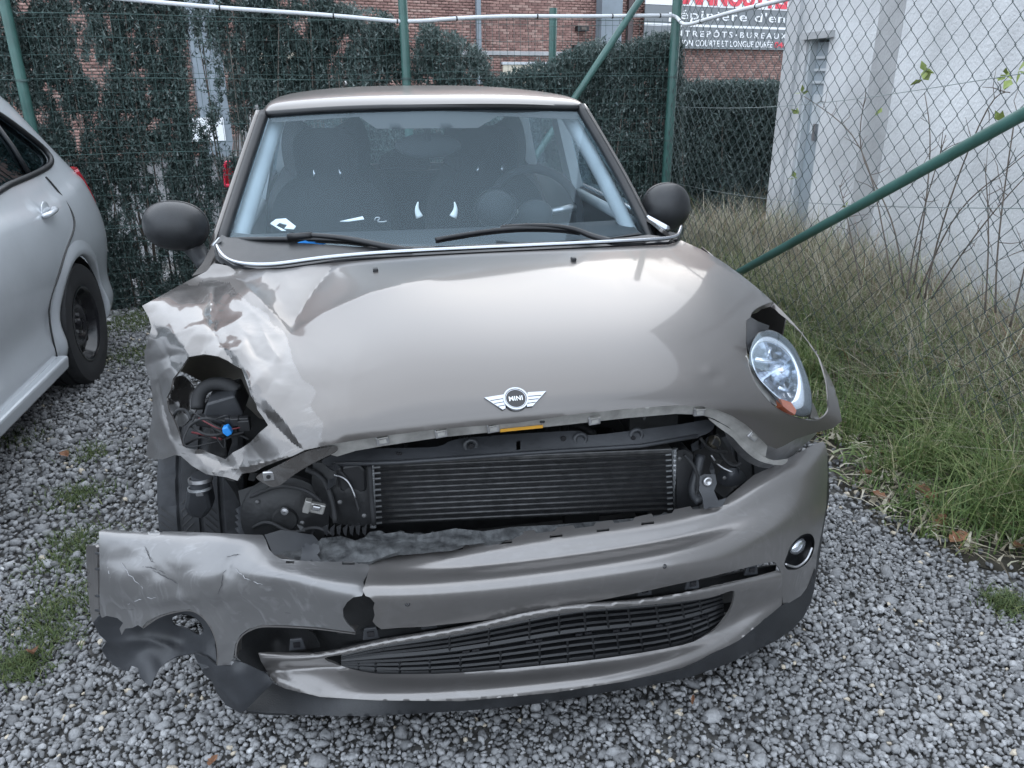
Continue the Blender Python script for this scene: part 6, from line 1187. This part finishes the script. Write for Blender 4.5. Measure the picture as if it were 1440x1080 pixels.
# scratches and chips: slivers of scraped plastic standing on the torn half
M_['scuff'] = mat('scraped_plastic', (.34, .34, .35), .6); M_['gouge'] = mat('gouged_plastic', (.05, .05, .053), .7)
for pts, m in (([(205, 768), (210, 782), (217, 792)], 'gouge'), ([(200, 797), (218, 800), (232, 807)], 'gouge'), ([(214, 802), (236, 813), (258, 826)], 'gouge'), ([(316, 785), (330, 781), (338, 779)], 'gouge'), ([(308, 835), (312, 815), (317, 800)], 'gouge'), ([(170, 790), (186, 812), (200, 828)], 'scuff'), ([(330, 800), (350, 815), (368, 822)], 'scuff'), ([(150, 796), (156, 812)], 'scuff'), ([(180, 850), (200, 842), (220, 840)], 'scuff')):
    q = bump_fn(smooth_poly(pts, 5, False)); q = q+rng.normal(size=q.shape)*.0012; q = q+(CAM-q)*.0005; MB().tube(q, .0007*np.sin(np.linspace(.15, 3.0, len(q)))+.0001, 4).build('scratch', M_[m], bl)
# slanted sipes in the near tyre
mb = MB()
for j in range(30):
    a = math.radians(150+j*3.4); 
    for x0, x1, da in ((-.828, -.792, .10), (-.775, -.748, -.08), (-.72, -.692, .10)):
        p = [(x, .715+.3035*math.cos(b), .30+.3035*math.sin(b)) for x, b in ((x0, a), (x1, a+da))]; mb.tube(p, .0016, 4)
mb.build('tread_sipes', M_['tie'], car, kind='stuff')
# ================================================================ parked cars
def parked(name, label, body_m, loc, sc=1, rear_only=False):
    """right-hand side faces the viewer; local x to that side, y to the tail"""
    root = empty(name, loc, label, 'car'); O = np.array(loc)
    st = [(-3.05, .20), (-2.4, .05), (-1.5, 0), (-.6, 0), (0.0, .0), (.42, .008), (.60, .045), (.69, .13), (.735, .26)]     # station along the car (y), inset at the waist
    def sec(y, ins):
        t = np.clip((y-.30)/.4, 0, 1); roofz = 1.46-.10*np.clip((y+.2)/.8, 0, 1)**2 if y > -1.9 else 1.46-.48*np.clip((-1.9-y)/.7, 0, 1)
        wt = min(1.0, max(roofz-.09, .99)); belt = .96 if y < .2 else .985; dy = .12*t
        return [(-.05-ins, y, .20), (-.012-ins, y+.02*t, .30), (-.03-ins*.9, y+.05*t, .42), (.0-ins*.95, y+.06*t, .60), (-.012-ins, y+.03*t, .80), (-.05-ins, y-.0*t, belt-.05), (-.085-ins, y-.02*t, belt), (-.26-ins*.55, y-.22*t, max(belt+.02, roofz-.10)), (-.34-ins*.5, y-.27*t, max(belt+.03, roofz-.03)), (-.50, y-.30*t, max(belt+.035, roofz)), (-.84, y-.30*t, max(belt+.04, roofz+.01))]
    S_ = Surf(np.array([sec(y, i_) for y, i_ in st]).transpose(1, 0, 2)); P = S_.sample(110, 90)
    pf = lambda Q: Q[..., 1:3]*1000          # flank laid out along the car (y) and up (z), in millimetres
    fn = lambda q: S_.at(q, pf=pf)
    yz = lambda L: np.array(L)*1000
    def notch(y0, r=.345): th = np.linspace(math.pi+.235, -.235, 36); return [(y0+r*math.cos(a), .29+r*math.sin(a)) for a in th]
    rear = S_.ev(np.full(14, len(st)-1.06), np.linspace(.05, 8.6, 14))[:, 1:3]
    outl = [(-2.9, .215)]+notch(-2.45)+[(-1.9, .215), (-.9, .215)]+notch(0.)+[tuple(q) for q in rear]+[(-.2, 1.425), (-1.5, 1.435), (-1.9, 1.425), (-2.3, 1.2), (-2.62, .985), (-2.9, .96)]
    W1 = smooth_poly([(-.86, 1.0), (-.3, 1.012), (.1, 1.028), (.28, 1.05), (.325, 1.09), (.28, 1.15), (.10, 1.27), (-.06, 1.325), (-.3, 1.35), (-.86, 1.36)], 4); W2 = np.array([(-.96, 1.0), (-.96, 1.36), (-1.5, 1.35), (-1.95, 1.03), (-1.9, 1.0)])
    for sgn in (1, -1):
        def place(q, dx=0):
            V = fn(q); V = V+np.array([dx, 0, 0])
            if sgn < 0: V[:, 0] = -1.68-V[:, 0]
            return V+O
        sheet('body', yz(outl), [yz(W1), yz(W2)], 26, place, body_m, root, .004)
        for W in (W1, W2): sheet('side_glass', yz(W), [], 40, lambda q: place(q, -.018), M_['dglass'], root, .003)
        if sgn > 0:
            MB().tube(place(yz(list(W1)+[W1[0]]), .001), .014, 8, False).build('window_seal', M_['black'], root, smooth=True)
            MB().tube(place(yz([(-.02, 1.02), (.0, 1.15), (-.02, 1.33)]), -.010), .012, 8).build('window_divider', M_['black'], root, smooth=True)
    RG = S_.sample(60, 120); MB().grid(RG[95:]+O).build('roof', body_m, root, smooth=True); R2 = RG[95:].copy(); R2[..., 0] = -1.68-R2[..., 0]; MB().grid(R2+O).build('roof', body_m, root, smooth=True)
    MB().prism([O+np.array(q) for q in ((-.2, .70, .25), (-1.48, .70, .25), (-1.45, .68, .95), (-.23, .68, .95))], (0, -.02, 0)).build('tailgate', body_m, root)
    MB().prism([O+np.array(q) for q in ((-.36, .60, .97), (-1.32, .60, .97), (-1.25, .42, 1.34), (-.43, .42, 1.34))], (0, -.01, 0)).build('rear_glass', M_['dglass'], root)
    MB().box(O+np.array([-.84, -1.2, .24]), (1.4, 3.4, .05)).build('underbody', M_['engine'], root)
    # arch lip and dark liner
    for y0 in (0., -2.45):
        th = np.linspace(-.2, math.pi+.2, 40); G = []
        for r, dx in ((.343, -.02), (.343, .010), (.352, .015), (.375, .014), (.405, .004), (.425, -.004)):
            q = np.array([(y0+r*math.cos(a), max(.29+r*math.sin(a), .216)) for a in th]); V = S_.at(q*1000, pf=pf); V[:, 0] += dx; G.append(V+O)
        MB().grid(np.array(G)).build('arch_flare', body_m, root, smooth=True)
        MB().grid([[O+np.array([x, y0+.343*math.cos(a), .29+.343*math.sin(a)]) for a in th] for x in (-.03, -.13, -.26)]).build('arch_liner', M_['engine'], root, smooth=True)
        MB().box(O+np.array([-.27, y0, .45]), (.01, .74, .5)).build('arch_back', M_['engine'], root)
    # sill, door shut line, rising flank crease
    MB().prism([O+np.array(q) for q in ((.012, -.42, .205), (.012, -2.05, .205), (.022, -2.05, .27), (.022, -.42, .27))], (-.05, 0, 0)).build('sill', body_m, root, bevel=.012)
    def on_side(y, z):
        return S_.at(np.array([(y, z)])*1000, pf=pf)[0]+O+np.array([.0015, 0, 0])
    seam = [on_side(y, z)+np.array([.002, 0, 0]) for y, z in ((.10, 1.0), (.12, .92), (.10, .82), (.02, .75), (-.14, .69), (-.30, .60), (-.42, .48), (-.47, .28))]
    MB().tube(curve(seam, 30), .0045, 6).build('door_seam', M_['tie'], root, smooth=True)
    return root, O, P, on_side
pc, PO, PP, on_side = parked('parked_car', 'silver hatchback parked beside the crashed car, rear wheel on black steel rim', M_['silver'], (-1.655, 2.74, 0))
dh = on_side(-.17, .87); h_ = part('door_handle', dh, pc)
MB().ball(dh+np.array([-.004, 0, 0]), (.007, .055, .052), 24, 12).build('recess', M_['silver'], h_, smooth=True)
MB().tube(curve([dh+np.array(q) for q in ((.004, .07, .008), (.022, .05, .008), (.028, 0, .004), (.022, -.055, -.002), (.004, -.075, -.004))], 20), [.008, .010, .011, .012, .013, .013, .013, .013, .013, .013, .013, .013, .013, .013, .013, .013, .012, .011, .010, .008], 10).build('grip', M_['silver'], h_, smooth=True)
tl = part('tail_lamp', PO+np.array([-.12, .62, .86]), pc)
LG = Surf([[PO+np.array(q) for q in ((-.055, .50, .985), (-.10, .60, .985), (-.20, .70, .975))], [PO+np.array(q) for q in ((-.035, .555, .88), (-.085, .655, .88), (-.20, .735, .87))], [PO+np.array(q) for q in ((-.025, .60, .76), (-.07, .67, .755), (-.18, .745, .75))], [PO+np.array(q) for q in ((-.05, .62, .70), (-.10, .69, .70), (-.2, .74, .70))]])
solid(MB().grid((LG.sample(14, 14)+np.array([-.045, .02, 0]))).build('lens', M_['red'], tl, smooth=True), .02)
MB().tube([PO+np.array(q) for q in ((-.12, .66, .90), (-.11, .68, .80), (-.115, .70, .71))], .006, 6).build('lens_rib', M_['redring'], tl, smooth=True)
wheel(pc, tuple(PO+np.array([-.115, .0, .295])), .302, .19, 1, M_['rubber'], 0, .187, True)
wheel(pc, tuple(PO+np.array([-.115, -2.45, .295])), .302, .19, 1, M_['rubber'], 0, .187, True)
wheel(pc, tuple(PO+np.array([-1.565, 0, .295])), .302, .19, -1, M_['rubber'], 0, .187, True)
# car on the far side of the fence: only its lamp and a dark flank show
lp = KP(326, 243, (0, 6.6, 0), (0, 1, 0)); fc_, FO2, FP, fs = parked('dark_car', 'dark car with a red framed tail lamp, parked beyond the hedge', M_['darkcar'], (float(lp[0])-.03, 7.32, 0))
fc_.rotation_euler.z = math.pi
def Lp(u, v, dy=0):
    p = KP(u, v, (0, 6.55, 0), (0, 1, 0))+np.array([0, dy, 0]); return np.array([2*FO2[0]-p[0], 2*FO2[1]-p[1], p[2]])
tlr = part('tail_lamp', Lp(326, 243), fc_)
MB().tube(curve([Lp(334, 228), Lp(322, 228), Lp(316, 232), Lp(315, 245), Lp(315, 257), Lp(319, 261), Lp(328, 261)], 30), .016, 8).build('lamp_ring', M_['redring'], tlr, smooth=True)
MB().prism([Lp(u, v, .02) for u, v in [(317, 231), (336, 230), (336, 260), (318, 260)]], (0, -.03, 0)).build('lamp_glass', M_['red'], tlr)
MB().prism([Lp(u, v, .06) for u, v in [(312, 224), (345, 214), (420, 212), (420, 330), (306, 330), (306, 266)]], (0, -.08, 0)).build('rear_bumper', M_['darkcar'], fc_, bevel=.03)
